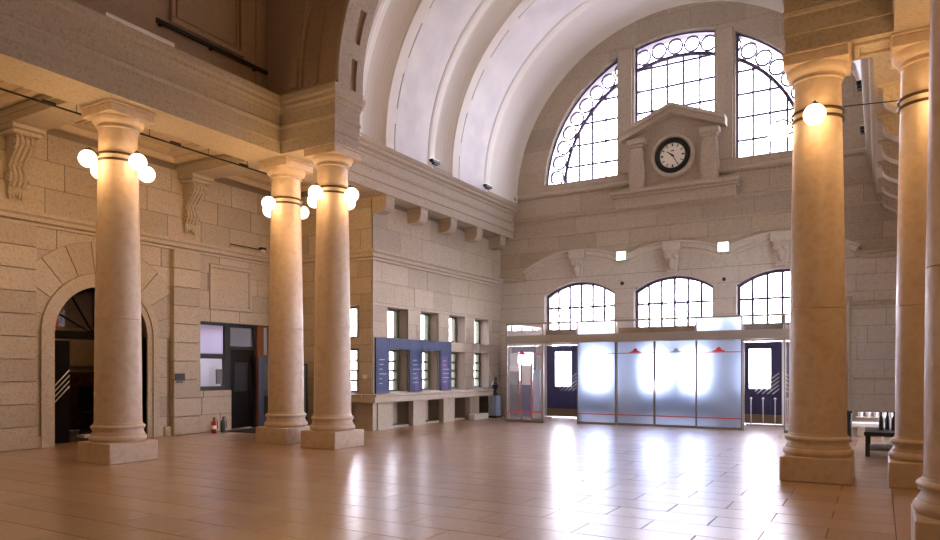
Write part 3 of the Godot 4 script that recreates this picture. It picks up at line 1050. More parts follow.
# ------------------------------------------------------------------ barrel vault
func build_vault() -> void:
	O = Vector3.ZERO
	var cx := FC
	var cy := 7.0
	var node := thing("ceiling_vault", "white plaster barrel vault with moulded ribs", "", Vector3.ZERO, "", "structure")
	var a0 := -0.035
	var a1 := PI + 0.035
	var outer := 5.550
	var seg := 72
	var ringp := func(inner: Array, called: String, m: Material) -> void:
		var st := mb()
		var pr := inner.duplicate()
		pr.append(Vector2(inner[-1].x, outer)); pr.append(Vector2(inner[0].x, outer))
		vault(st, pr, cx, cy, a0, a1, seg)
		put(st, called, m, node)
	var cove := func(d0: float, r0: float, d1: float, r1: float) -> Array:
		var p := []
		for i in 9:
			var t := float(i) / 8
			p.append(Vector2(lerpf(d0, d1, sin(t * PI / 2)), lerpf(r0, r1, 1.0 - cos(t * PI / 2))))
		return p
	ringp.call([Vector2(10.84, 5.20), Vector2(11.9, 5.20)], "vault_panel", M.plaster)
	for k in 2:
		var z := 12.20 + 3.0 * k
		if k == 0: ringp.call([Vector2(11.9, 4.99), Vector2(z - .03, 4.99)], "vault_panel", M.plaster)
		# moulded ring, shadow cove and rib
		var rib := [Vector2(z, 4.97), Vector2(z + .06, 4.95), Vector2(z + .16, 4.95), Vector2(z + .20, 4.98), Vector2(z + .36, 5.00), Vector2(z + .40, 5.08), Vector2(z + .44, 5.22)]
		rib.append_array(cove.call(z + .46, 5.24, z + 1.18, 4.95))
		rib.append(Vector2(z + 1.50, 4.95))
		ringp.call(rib, "vault_rib", M.plaster_trim)
		# sunk slots between rib and panel, bridged at intervals
		var sl := z + 1.50
		ringp.call([Vector2(sl, 5.12), Vector2(sl + .045, 5.12)], "slot_back", M.plaster)
		for i in 13:
			var a := PI * (i + 0.30) / 13
			var st := mb()
			vault(st, [Vector2(sl - .002, 4.952), Vector2(sl + .047, 4.957), Vector2(sl + .047, 5.13), Vector2(sl - .002, 5.13)], cx, cy, a, a + 0.075, 4)
			put(st, "slot_bridge", M.plaster, node)
		ringp.call([Vector2(sl + .045, 4.955), Vector2(z + 2.96, 4.955)], "vault_panel", M.plaster)
		ringp.call([Vector2(z + 2.96, 5.06), Vector2(z + 3.0, 5.06)], "slot_back", M.plaster)
	var last := [Vector2(18.20, 4.97), Vector2(18.26, 4.95), Vector2(18.40, 4.95), Vector2(18.44, 4.99), Vector2(18.62, 5.01), Vector2(18.66, 5.10)]
	last.append_array(cove.call(18.70, 5.22, 20.60, 5.06))
	ringp.call(last, "vault_rib", M.plaster_trim)
	O = Vector3.ZERO

# ------------------------------------------------------------------ flat ceilings
func build_ceilings() -> void:
	O = Vector3.ZERO
	var h := mb()
	bx(h, -11.4, 1.4, 12.5, 12.8, -4.4, 10.9)
	struct(h, "ceiling_hall", M.plaster, "high plaster ceiling of the main hall")
	var a := mb()
	bx(a, -14.5, -10.45, 6.3, 6.6, -4.4, 14.3)
	var ca := struct(a, "ceiling_aisle", M.ceiling, "beige coffered ceiling of the left aisle")
	var b := mb()
	bx(b, 0.3, 4.6, 6.3, 6.6, -4.4, 14.3)
	struct(b, "ceiling_right_aisle", M.ceiling, "plain ceiling of the right aisle")
	var prof := [Vector2(-.02, 6.32), Vector2(-.02, 6.24), Vector2(.10, 6.24), Vector2(.10, 6.20), Vector2(.20, 6.20), Vector2(.26, 6.27), Vector2(.26, 6.32)]
	var prof2 := [Vector2(0, 6.31), Vector2(0, 6.27), Vector2(.07, 6.27), Vector2(.07, 6.31)]
	for e in [[0.6, 6.66], [7.34, 10.5], [11.16, 13.8]]:
		for q in [[0.0, prof], [0.5, prof2], [0.62, prof2]]:
			var st := mb()
			var i: float = q[0]
			sweep(st, [Vector2(-13.98 + i, e[0] + i), Vector2(-13.98 + i, e[1] - i), Vector2(-11.25 - i, e[1] - i), Vector2(-11.25 - i, e[0] + i)], q[1], false, true)
			put(st, "coffer_moulding", M.ceiling, ca)
	for d in [7.0, 10.83]:
		var st := mb()
		bx(st, -14.0, -11.2, 5.98, 6.32, d - 0.31, d + 0.31)
		bx(st, -14.0, -11.2, 6.10, 6.18, d - 0.35, d + 0.35)
		put(st, "cross_beam", M.trim, ca)
		console(d)

func console(d: float) -> void:
	var base := V(-14.0, 4.9, d)
	var t := piece(get_node("wall_left"), "stone_console", "carved scroll console carrying the " + ("nearer" if d < 8 else "farther") + " aisle ceiling beam", base)
	var cap := mb()
	bx(cap, -14.0, -13.46, 5.90, 5.98, d - 0.30, d + 0.30, 0.01)
	bx(cap, -14.0, -13.52, 5.82, 5.90, d - 0.26, d + 0.26, 0.02)
	put(cap, "cap", M.trim, t)
	# S-shaped side outline
	var up := []
	for i in 13:
		var s := float(i) / 12
		var y := lerpf(5.82, 4.92, s)
		var o := 0.10 + 0.36 * pow(maxf(0.0, 1.0 - absf(s - 0.12) / 0.42), 0.7) + 0.10 * exp(-pow((s - 0.80) / 0.16, 2.0))
		up.append(Vector2(o, y))
	var poly := PackedVector2Array([Vector2(0, 5.82)])
	for p in up: poly.append(p)
	poly.append(Vector2(0, 4.86))
	poly.reverse()
	var f := [V(-14.0, 0, d + 0.15), Vector3.RIGHT, Vector3.UP, Vector3(0, 0, 1)]
	var st := mb()
	prism(st, f, poly, 0.0, 0.30)
	put(st, "scroll", M.trim, t)
	for s in [-1.0, 1.0]:      # volutes on the cheeks
		for v in [[0.32, 5.70, 0.13], [0.12, 5.08, 0.09]]:
			var vo := mb()
			lathe(vo, V(-14.0 + v[0], v[1], d) + Vector3(0, 0, s * 0.14), [[0, 0.05], [v[2] * .35, .05], [v[2] * .45, .025], [v[2] * .75, .025], [v[2], .04], [v[2], 0.0]], 18, Vector3(0, 0, s))
			put(vo, "volute", M.trim, t)
	for k in 3:                # flutes of the scroll front
		var fl := mb()
		var pts := []
		for p in up: pts.append(V(-14.0 + p.x + 0.005, p.y, d - 0.09 + 0.09 * k))
		tube(fl, pts, 0.03, 8)
		put(fl, "reed", M.trim, t)
	for k in 5:                # leaf under the scroll
		var lf := mb()
		var sx := (k - 2) * 0.055
		lathe(lf, V(-13.93, 4.72 - 0.03 * absf(k - 2), d + sx), [[0, 0.0], [.03, .06], [.045, .14], [.03, .24], [0, .30]], 8)
		put(lf, "leaf", M.trim, t)
	O = Vector3.ZERO

# ------------------------------------------------------------------ columns
func build_columns() -> void:
	var spots := [
		[-10.90, 7.07, "tall stone column standing alone nearest the arched doorway"],
		[-10.66, 10.63, "stone column of the left pair, on the side of the aisle"],
		[-9.25, 10.47, "stone column of the left pair, on the side of the ticket counter"],
		[-0.745, 10.76, "large stone column in front of the right end of the glass vestibule"],
		[0.53, 10.84, "second stone column from the right edge, partly hidden"],
		[0.67, 6.87, "nearest stone column cut by the right edge of the picture"],
		[-10.90, 2.9, "stone column outside the left edge of the picture"],
		[0.67, 2.9, "stone column outside the right edge of the picture"],
	]
	var first: Node3D = null
	for s in spots:
		var at := V(s[0], 0, s[1])
		if first:
			copy(first, at, 0.0, s[2], "stone_column")
			continue
		first = thing("stone_column", s[2], "column", at, "stone columns of the hall")
		var p := mb()
		bx(p, at.x - .435, at.x + .435, 0, .33, s[1] - .435, s[1] + .435, 0.012)
		put(p, "plinth", M.column, first)
		var b := mb()
		var bp := [[0.0, .33], [.43, .33]]
		for i in 7: bp.append([.415 + .025 * sin(PI * i / 6), .335 + .10 * i / 6])
		bp.append([.405, .44])
		for i in 6: bp.append([.405 - .012 * i / 5 - .018 * sin(PI * i / 5 * .5), .45 + .07 * i / 5])
		bp.append([.40, .525]); bp.append([.40, .54])
		for i in 6: bp.append([.395 + .022 * sin(PI * i / 5), .54 + .06 * i / 5])
		bp.append([.376, .605]); bp.append([.370, .635]); bp.append([.0, .635])
		lathe(b, at, bp, 48)
		put(b, "base", M.column, first)
		for e in [[.637, 2.330], [2.336, 5.43]]:
			var sh := mb()
			var pr := [[0.0, e[0]]]
			for i in 13:
				var y := lerpf(e[0], e[1], float(i) / 12)
				var t := (y - .63) / 4.8
				pr.append([.362 - .030 * t - .040 * t * t, y])
			pr.append([0.0, e[1]])
			lathe(sh, at, pr, 56)
			put(sh, "shaft", M.column, first)
		var nk := mb()
		var np := [[0.0, 5.43], [.300, 5.43]]
		for i in 6: np.append([.304 + .016 * sin(PI * i / 5), 5.43 + .04 * i / 5])
		np.append([.0, 5.47])
		lathe(nk, at, np, 48)
		put(nk, "astragal", M.column, first)
		var ec := mb()
		var ep := [[0.0, 5.47], [.304, 5.47], [.306, 5.50]]
		for i in 9: ep.append([.308 + .087 * sin(PI / 2 * i / 8), 5.50 + .12 * (1 - cos(PI / 2 * i / 8))])
		ep.append([.0, 5.62])
		lathe(ec, at, ep, 48)
		put(ec, "echinus", M.column, first)
		var ab := mb()
		bx(ab, at.x - .395, at.x + .395, 5.62, 5.76, s[1] - .395, s[1] + .395, 0.012)
		bx(ab, at.x - .41, at.x + .41, 5.76, 5.80, s[1] - .41, s[1] + .41, 0.008)
		put(ab, "abacus", M.column, first)
	O = Vector3.ZERO

# ------------------------------------------------------------------ globe lamps
func build_lamps() -> void:
	# column place, angles of the globes seen from above (0 = +x, counted towards the far wall), reach
	var y := 4.93
	var L := [
		[-10.90, 7.07, [0.0, 90.0, 180.0, 270.0], .52, "four-globe lamp ring on the lone left column"],
		[-10.66, 10.63, [90.0, 180.0, 270.0], .48, "globe lamp ring on the aisle column of the left pair"],
		[-9.25, 10.47, [0.0, 90.0, 180.0, 270.0], .48, "globe lamp ring on the ticket-side column of the left pair"],
		[-0.745, 10.76, [90.0, 180.0, 270.0], .50, "globe lamp ring on the column before the vestibule"],
		[0.53, 10.84, [15.0, 105.0, 285.0], .50, "globe lamp ring on the second column from the right edge"],
		[0.67, 6.87, [0.0, 90.0, 270.0], .50, "globe lamp ring on the nearest right column, above the picture edge"],
		[-10.90, 2.9, [0.0, 90.0, 180.0, 270.0], .50, "globe lamp ring on the column outside the left edge"],
		[0.67, 2.9, [0.0, 90.0, 180.0, 270.0], .50, "globe lamp ring on the column outside the right edge"],
	]
	for l in L:
		var at := V(l[0], y, l[1])
		var t := thing("globe_lamp", l[4], "lamp", at, "globe lamp rings on the columns")
		for by in [-.01, .09]:
			var b := mb()
			lathe(b, at, [[.312, by - .016], [.335, by - .016], [.335, by + .016], [.312, by + .016], [.312, by - .016]], 40)
			put(b, "band", M.brass, t)
		for an in l[2]:
			var a := deg_to_rad(an)
			var dir := Vector3(cos(a), 0, -sin(a))
			var c: Vector3 = at + dir * l[3] + Vector3(0, -0.06, 0)
			var arm := mb()
			tube(arm, [at + dir * .33 + Vector3(0, .04, 0), at + dir * (.34 + (l[3] - .34) * .5) + Vector3(0, .10, 0), at + dir * (l[3] - .02) + Vector3(0, .12, 0), c + Vector3(0, .13, 0)], .013, 8)
			put(arm, "arm", M.brass, t)
			var cup := mb()
			lathe(cup, c, [[0, .165], [.03, .16], [.055, .13], [.06, .10], [.04, .10]], 16)
			put(cup, "gallery", M.brass, t)
			var g := mb()
			ball(g, c, .138)
			var gm := put(g, "globe", M.globe, t)
			var o := OmniLight3D.new()
			o.name = "globe_light"
			o.light_color = LAMP
			o.light_energy = 0.50
			o.light_size = 0.12
			o.omni_range = 40.0
			o.omni_attenuation = 2.0
			o.shadow_enabled = true
			o.position = c - at
			gm.add_child(o, true)
	O = Vector3.ZERO

# ------------------------------------------------------------------ entrance doors and fanlights
func build_entrance() -> void:
	O = Vector3.ZERO
	var where := ["left", "middle", "right"]
	for i in 3:
		var b: float = BAY[i]
		var fw := [V(0, 0, 20.88), Vector3.RIGHT, Vector3.UP, Vector3(0, 0, 1)]
		var node := thing("window_%d" % (i + 4), "segmental fanlight over the %s entrance doors" % where[i], "", Vector3.ZERO, "", "structure")
		var outer := seg_poly(b, 1.15, 3.88, 4.25, 2.72)
		var inner := seg_poly(b, 1.08, 3.83, 4.18, 2.80)
		var fr := mb()
		for k in outer.size():
			var p := outer[k]
			var q := outer[(k + 1) % outer.size()]
			prism(fr, fw, PackedVector2Array([p, q, inner[(k + 1) % outer.size()], inner[k]]), -0.04, 0.06)
		put(fr, "frame", M.winframe, node)
		for k in range(1, 6):
			var x := b - 1.15 + 2.3 * k / 6
			for p in Geometry2D.intersect_polygons(rect(x - .034, x + .034, 2.7, 4.4), inner):
				var st := mb(); prism(st, fw, p, -.02, .03); put(st, "glazing_bar", M.winframe, node)
		for p in Geometry2D.intersect_polygons(rect(b - 1.2, b + 1.2, 3.452, 3.516), inner):
			var st := mb(); prism(st, fw, p, -.021, .029); put(st, "glazing_bar", M.winframe, node)
		for k in 6:
			for v in [[2.7, 3.452], [3.516, 4.4]]:
				for p in Geometry2D.intersect_polygons(rect(b - 1.15 + 2.3 * k / 6 + .034, b - 1.15 + 2.3 * (k + 1) / 6 - .034, v[0], v[1]), inner):
					var st := mb(); prism(st, fw, p, .002, .008); put(st, "pane", M.glass, node)
		# transom
		var tr := mb()
		bx(tr, b - 1.15, b + 1.15, 2.30, 2.72, 20.72, 20.95, 0.01)
		bx(tr, b - 1.15, b + 1.15, 2.44, 2.58, 20.69, 20.73, 0.01)
		put(tr, "transom", M.trim, node)
		O = Vector3.ZERO
		# double door
		var dn := thing("door_%d" % (i + 1), "dark blue double door with glazed panels in the %s bay" % where[i], "", Vector3.ZERO, "", "structure")
		for s in [-1.0, 1.0]:
			leaf(dn, b + s * 0.57, 1.13, s)
	# keystones
	for i in 3:
		var b: float = BAY[i]
		var at := V(b, 4.30, 20.6)
		var t := piece(get_node("wall_far"), "keystone", "carved keystone over the %s fanlight" % where[i], at)
		var fk := [V(b, 0, 20.6), Vector3.RIGHT, Vector3.UP, Vector3(0, 0, 1)]
		var st := mb()
		prism(st, fk, PackedVector2Array([Vector2(-.13, 4.34), Vector2(.13, 4.34), Vector2(.20, 4.96), Vector2(-.20, 4.96)]), -.02, .14)
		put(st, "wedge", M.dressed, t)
		var cp := mb()
		bx(cp, b - .27, b + .27, 4.96, 5.20, 20.42, 20.6, .015)
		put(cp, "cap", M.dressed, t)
		var sc := mb()
		for s in [-1.0, 1.0]:
			lathe(sc, V(b + s * .10, 4.80, 20.47), [[0, .05], [.05, .045], [.09, .02], [.10, 0], [.09, -.02], [0, -.04]], 14, Vector3(0, 0, 1))
		lathe(sc, V(b, 4.42, 20.47), [[0, 0], [.05, .02], [.085, .10], [.10, .2], [.085, .3], [.04, .36], [0, .38]], 14)
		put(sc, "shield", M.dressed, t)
	# dark imposts between bays
	O = Vector3.ZERO

func leaf(parent: Node, cx: float, w: float, s: float, d := 20.74) -> void:
	# s = +1 for the right-hand leaf, whose meeting stile is on its left
	var h := 2.28
	var x0 := cx - w / 2
	var x1 := cx + w / 2
	var gx0 := cx - .28
	var gx1 := cx + .28
	var st := mb()
	bx(st, x0, gx0, .16, h, d, d + .05, .004)
	bx(st, gx1, x1, .16, h, d, d + .05, .004)
	bx(st, gx0, gx1, 2.08, h, d, d + .05, .004)
	bx(st, gx0, gx1, .16, 0.98, d, d + .05, .004)
	var lf := put(st, "door_leaf", M.bluedoor, parent)
	var k := mb()
	bx(k, x0, x1, .02, .27, d - .012, d + .05, .004)
	put(k, "kick_plate", M.kick, lf)
	var g := mb()
	bx(g, gx0, gx1, .98, 2.08, d + .02, d + .028)
	put(g, "pane", M.glass, lf)
	var xm := cx - s * (w / 2 - .06)
	for i in 5:      # slanted push bars
		var y1 := 1.42 - .11 * i
		var L := minf(.62 - .05 * i, (y1 - .84) / .82)
		var hb := mb()
		tube(hb, [V(xm, y1, d - .05), V(xm + s * L, y1 - L * .82, d - .05)], .016, 8)
		tube(hb, [V(xm + s * .03, y1 - .02, d - .05), V(xm + s * .03, y1 - .02, d + .01)], .01, 6)
		put(hb, "push_bar", M.steel, lf)

# ------------------------------------------------------------------ glass vestibule
const VX := [-9.38, -8.23, -7.21, -6.10, -5.08, -4.01, -2.91, -1.95, -1.02]
const VD := 18.15

func build_vestibule() -> void:
	var t := thing("glass_vestibule", "aluminium and glass draught lobby in front of the entrance doors", "vestibule", V(-5.2, 0, VD))
	var post := func(x: float, y0: float, y1: float, d: float) -> void:
		var st := mb()
		bx(st, x - .022, x + .022, y0, y1, d - .03, d + .03, .004)
		put(st, "post", M.alu, t)
	for i in [0, 1, 7, 8]: post.call(VX[i], 0.0, 2.26, VD)
	for i in [0, 1, 2, 3, 5, 6, 7, 8]: post.call(VX[i], 2.48, 2.80, VD)
	post.call(VX[2], 0.0, 2.26, VD + .16)
	post.call(VX[6], 0.0, 2.26, VD + .16)
	var hd := mb()
	bx(hd, VX[0] - .022, VX[8] + .022, 2.26, 2.48, VD - .09, VD + .20, .006)
	put(hd, "header", M.alu, t)
	var tp := mb()
	bx(tp, VX[0] - .03, VX[8] + .03, 2.80, 2.85, VD - .035, VD + .035, .004)
	put(tp, "top_rail", M.alu, t)
	for e in [[0, 1], [7, 8]]:
		var sill := mb()
		bx(sill, VX[e[0]] - .022, VX[e[1]] + .022, 0, .07, VD - .035, VD + .035, .004)
		put(sill, "bottom_rail", M.alu_dark, t)
	# transom lights
	var idx := [0, 1, 2, 3, 5, 6, 7, 8]
	for k in idx.size() - 1:
		var g := mb()
		bx(g, VX[idx[k]] + .022, VX[idx[k + 1]] - .022, 2.48, 2.80, VD - .005, VD + .005)
		put(g, "transom_pane", M.frost if k in [2, 4] else M.glass, t)
		if k in [1, 3, 5]:
			var rb := mb()      # roller-gear boxes behind the lower half of the transom
			bx(rb, VX[idx[k]] + .05, VX[idx[k + 1]] - .05, 2.48, 2.63, VD + .06, VD + .19, .006)
			put(rb, "gear_box", M.alu_dark if k != 3 else M.kick, t)
	# fixed clear panels at both ends and the lobby's sides
	for e in [[0, 1], [7, 8]]:
		var g := mb()
		bx(g, VX[e[0]] + .022, VX[e[1]] - .022, .07, 2.26, VD - .005, VD + .005)
		var p := put(g, "fixed_pane", M.glass, t)
		var r := mb()
		bx(r, VX[e[0]] + .03, VX[e[1]] - .03, .285, .325, VD - .010, VD - .006)
		put(r, "red_line", M.red, p)
		var r2 := mb()
		bx(r2, VX[e[0]] + .45, VX[e[1]] - .03, 1.937, 1.958, VD - .010, VD - .006)
		roof_mark(r2, VX[e[0]] + .48, 1.95, VD - .010)
		put(r2, "red_line", M.red, p)
	for x in [VX[0], VX[8]]:
		var g := mb()
		bx(g, x - .005, x + .005, .07, 2.80, VD + .03, 20.5)
		put(g, "side_pane", M.glass, t)
		var r := mb()
		bx(r, x - .02, x + .02, 2.80, 2.85, VD + .03, 20.55)
		put(r, "side_rail", M.alu, t)
		r = mb()
		bx(r, x - .02, x + .02, 0, .07, VD + .03, 20.55)
		put(r, "side_rail", M.alu, t)
	# sliding frosted leaves
	var lab := ["leftmost frosted sliding door with a bright blank pane", "frosted sliding door with a red line and roof mark, second from left", "frosted sliding door with a grey roof mark, third from left", "widest frosted sliding door with a red roof mark, rightmost"]
	for k in 4:
		var x0: float = VX[2 + k]
		var x1: float = VX[3 + k]
		var d := VD if k in [0, 3] else VD + .06
		var s := thing("sliding_door", lab[k], "door", V((x0 + x1) / 2, 0, d), "frosted sliding doors of the vestibule")
		var g := mb()
		bx(g, x0 + .02, x1 - .02, .075, 2.25, d - .006, d + .006)
		put(g, "frosted_pane", M.frost, s)
		var st := mb()
		bx(st, x0, x0 + .028, .02, 2.25, d - .022, d + .022, .003)
		put(st, "stile", M.alu_dark, s)
		st = mb()
		bx(st, x1 - .028, x1, .02, 2.25, d - .022, d + .022, .003)
		put(st, "stile", M.alu_dark, s)
		st = mb()
		bx(st, x0 + .028, x1 - .028, .02, .085, d - .022, d + .022, .003)
		put(st, "bottom_rail", M.alu_dark, s)
		st = mb()
		bx(st, x0 + .03, x1 - .03, .29, .315, d - .012, d - .008)
		put(st, "red_line", M.red, s)
		var xm := (x0 + x1) / 2
		if k == 0:
			st = mb(); bx(st, x1 - .25, x1 - .03, 1.937, 1.958, d - .012, d - .008); put(st, "red_line", M.red, s)
		elif k == 2:
			st = mb(); roof_mark(st, xm + .02, 1.95, d - .012); put(st, "roof_mark", M.grey_decal, s)
		else:
			st = mb()
			bx(st, x0 + .03, x1 - .03, 1.937, 1.958, d - .012, d - .008)
			put(st, "red_line", M.red, s)
			st = mb(); roof_mark(st, xm, 1.962, d - .012); put(st, "roof_mark", M.red, s)
		if k == 1 or k == 2:
			st = mb()
			var hx := x1 - .014 if k == 1 else x0 + .014
			bx(st, hx - .012, hx + .012, .95, 1.25, d - .06, d - .03, .004)
			put(st, "handle", M.steel, s)
	O = Vector3.ZERO
	# posts and rail before the right-hand doors
	var b := thing("barrier_rail", "white barrier rail with round-headed posts before the right doors", "barrier", V(-2.55, 0, 20.1))
	var base := mb()
	bx(base, -3.12, -1.30, .0, .05, 20.07, 20.13, .005)
	put(base, "base_bar", M.steel, b)
	for x in [-3.0, -2.7, -2.4, -2.10, -1.8, -1.5]:
		var p := mb()
		tube(p, [V(x, .04, 20.1), V(x, .71, 20.1)], .016, 8)
		ball(p, V(x, .73, 20.1), .036, 12)
		put(p, "rail_post", M.steel, b)
	var tp2 := mb()
	bx(tp2, -2.235, -2.185, .05, 2.29, 20.08, 20.12, .006)
	put(tp2, "tall_post", M.white, b)
	O = Vector3.ZERO

# small peaked-roof mark of the safety decal
func roof_mark(st: SurfaceTool, x: float, y: float, d: float) -> void:
	var f := [V(0, 0, d), Vector3.RIGHT, Vector3.UP, Vector3(0, 0, 1)]
	prism(st, f, PackedVector2Array([Vector2(x - .17, y), Vector2(x + .17, y), Vector2(x + .12, y + .03), Vector2(x + .07, y + .04), Vector2(x + .045, y + .09), Vector2(x, y + .12), Vector2(x - .045, y + .09), Vector2(x - .07, y + .04), Vector2(x - .12, y + .03)]), -.002, .002)

# ------------------------------------------------------------------ ticket counter and banner
func build_ticket_things() -> void:
	var t := thing("ticket_counter", "long pale stone ledge under the ticket windows", "counter", V(-10.7, 0, 16.0))
	var prof := [Vector2(.0, .70), Vector2(.40, .70), Vector2(.42, .74), Vector2(.42, .84), Vector2(.45, .86), Vector2(.45, .90), Vector2(.0, .90)]
	for e in [[13.355, 16.35], [16.355, 19.30]]:
		var st := mb()
		sweep(st, [Vector2(-10.88, e[0]), Vector2(-10.88, e[1])], prof)
		put(st, "ledge", M.trim, t)
	# piers carrying the ledge
	var piers := [[13.80, 14.42], [15.32, 15.92], [16.82, 17.40], [18.30, 18.87]]
	for p in piers:
		var st := mb()
		bx(st, -10.88, -10.72, 0, .70, p[0], p[1], .008)
		put(st, "pier", M.trim, t)
	var t2 := thing("aisle_counter", "brown end of the stone ledge on the aisle side of the corner", "counter", V(-11.7, 0, 13.6))
	var st2 := mb()
	sweep(st2, [Vector2(-12.45, 13.78), Vector2(-10.89, 13.78)], prof)
	put(st2, "ledge", M.trim, t2)
	st2 = mb()
	bx(st2, -11.3, -10.74, 0, .70, 13.62, 13.78, .008)
	put(st2, "pier", M.trim, t2)
	var bx1 := thing("stone_block", "low white block on the floor under the far end of the ledge", "block", V(-10.55, 0, 18.6))
	var s3 := mb()
	bx(s3, -10.68, -10.46, 0, .17, 18.15, 18.98, .01)
	put(s3, "slab", M.white, bx1)
	var bx2 := thing("counter_pedestal", "pale upright pedestal at the far end of the ticket ledge", "pedestal", V(-10.45, 0, 19.4))
	var s4 := mb()
	bx(s4, -10.62, -10.36, .06, .70, 19.34, 19.62, .012)
	put(s4, "shaft", M.paleblue, bx2)
	s4 = mb()
	bx(s4, -10.64, -10.34, 0, .06, 19.32, 19.64, .008)
	bx(s4, -10.64, -10.34, .70, .73, 19.32, 19.64, .008)
	put(s4, "edge", M.black, bx2)
	# dark bust-like object standing beyond the ledge
	var bu := thing("dark_figurine", "small dark object standing at the corner end of the ledge", "figurine", V(-10.55, .73, 19.5))
	var s5 := mb()
	lathe(s5, V(-10.5, .73, 19.48), [[0, 0], [.10, 0], [.10, .03], [.06, .06], [.05, .12], [.09, .20], [.11, .30], [.07, .36], [.05, .40], [.07, .46], [.06, .53], [0, .56]], 18)
	put(s5, "body", M.black, bu)
	# blue banner round the first two windows
	var bn := thing("blue_banner", "blue printed banner board round the first two ticket windows", "banner", V(-10.868, .915, 15.6))
	var f := [Vector3(-10.868, 0, 0), Vector3(0, 0, -1), Vector3.UP, Vector3.RIGHT]
	var y0 := .915
	var pan := [[13.86, 14.42, y0, 2.31], [14.42, 15.32, 2.04, 2.31], [15.32, 15.92, y0, 2.31], [15.92, 16.82, 2.04, 2.31], [16.82, 17.42, y0, 2.31]]
	for i in pan.size():
		var q = pan[i]
		var s := mb()
		prism(s, f, rect(q[0] + .002, q[1] - .002, q[2], q[3]), 0.0, .035)
		var pn := put(s, "board", M.banner, bn)
		if i % 2 == 0:
			var tx := mb()
			rng.seed = 300 + i
			for k in 6:
				var yy := 1.75 - .12 * k
				var ll := rng.randf_range(.10, .34)
				prism(tx, f, rect(q[0] + .14, q[0] + .14 + ll, yy, yy + .022), .035, .0365, false)
			put(tx, "print", M.banner_text, pn)
			if i > 0:
				var vi := mb()
				prism(vi, f, rect(q[0] + (.24 if i == 2 else .10), q[0] + .40, y0 + .02, 1.45 if i == 2 else 1.9), .035, .0362, false)
				put(vi, "print_panel", M.banner_violet, pn)
	# side face of the banner on the corner
	O = Vector3.ZERO
	var ns := thing("wall_plate", "small white plate on the brown wall beside the ledge", "plate", V(-11.1, 1.3, 13.78))
	var s6 := mb()
	bx(s6, -11.17, -11.05, 1.28, 1.38, 13.76, 13.785, .004)
	put(s6, "plate", M.white, ns)
	O = Vector3.ZERO

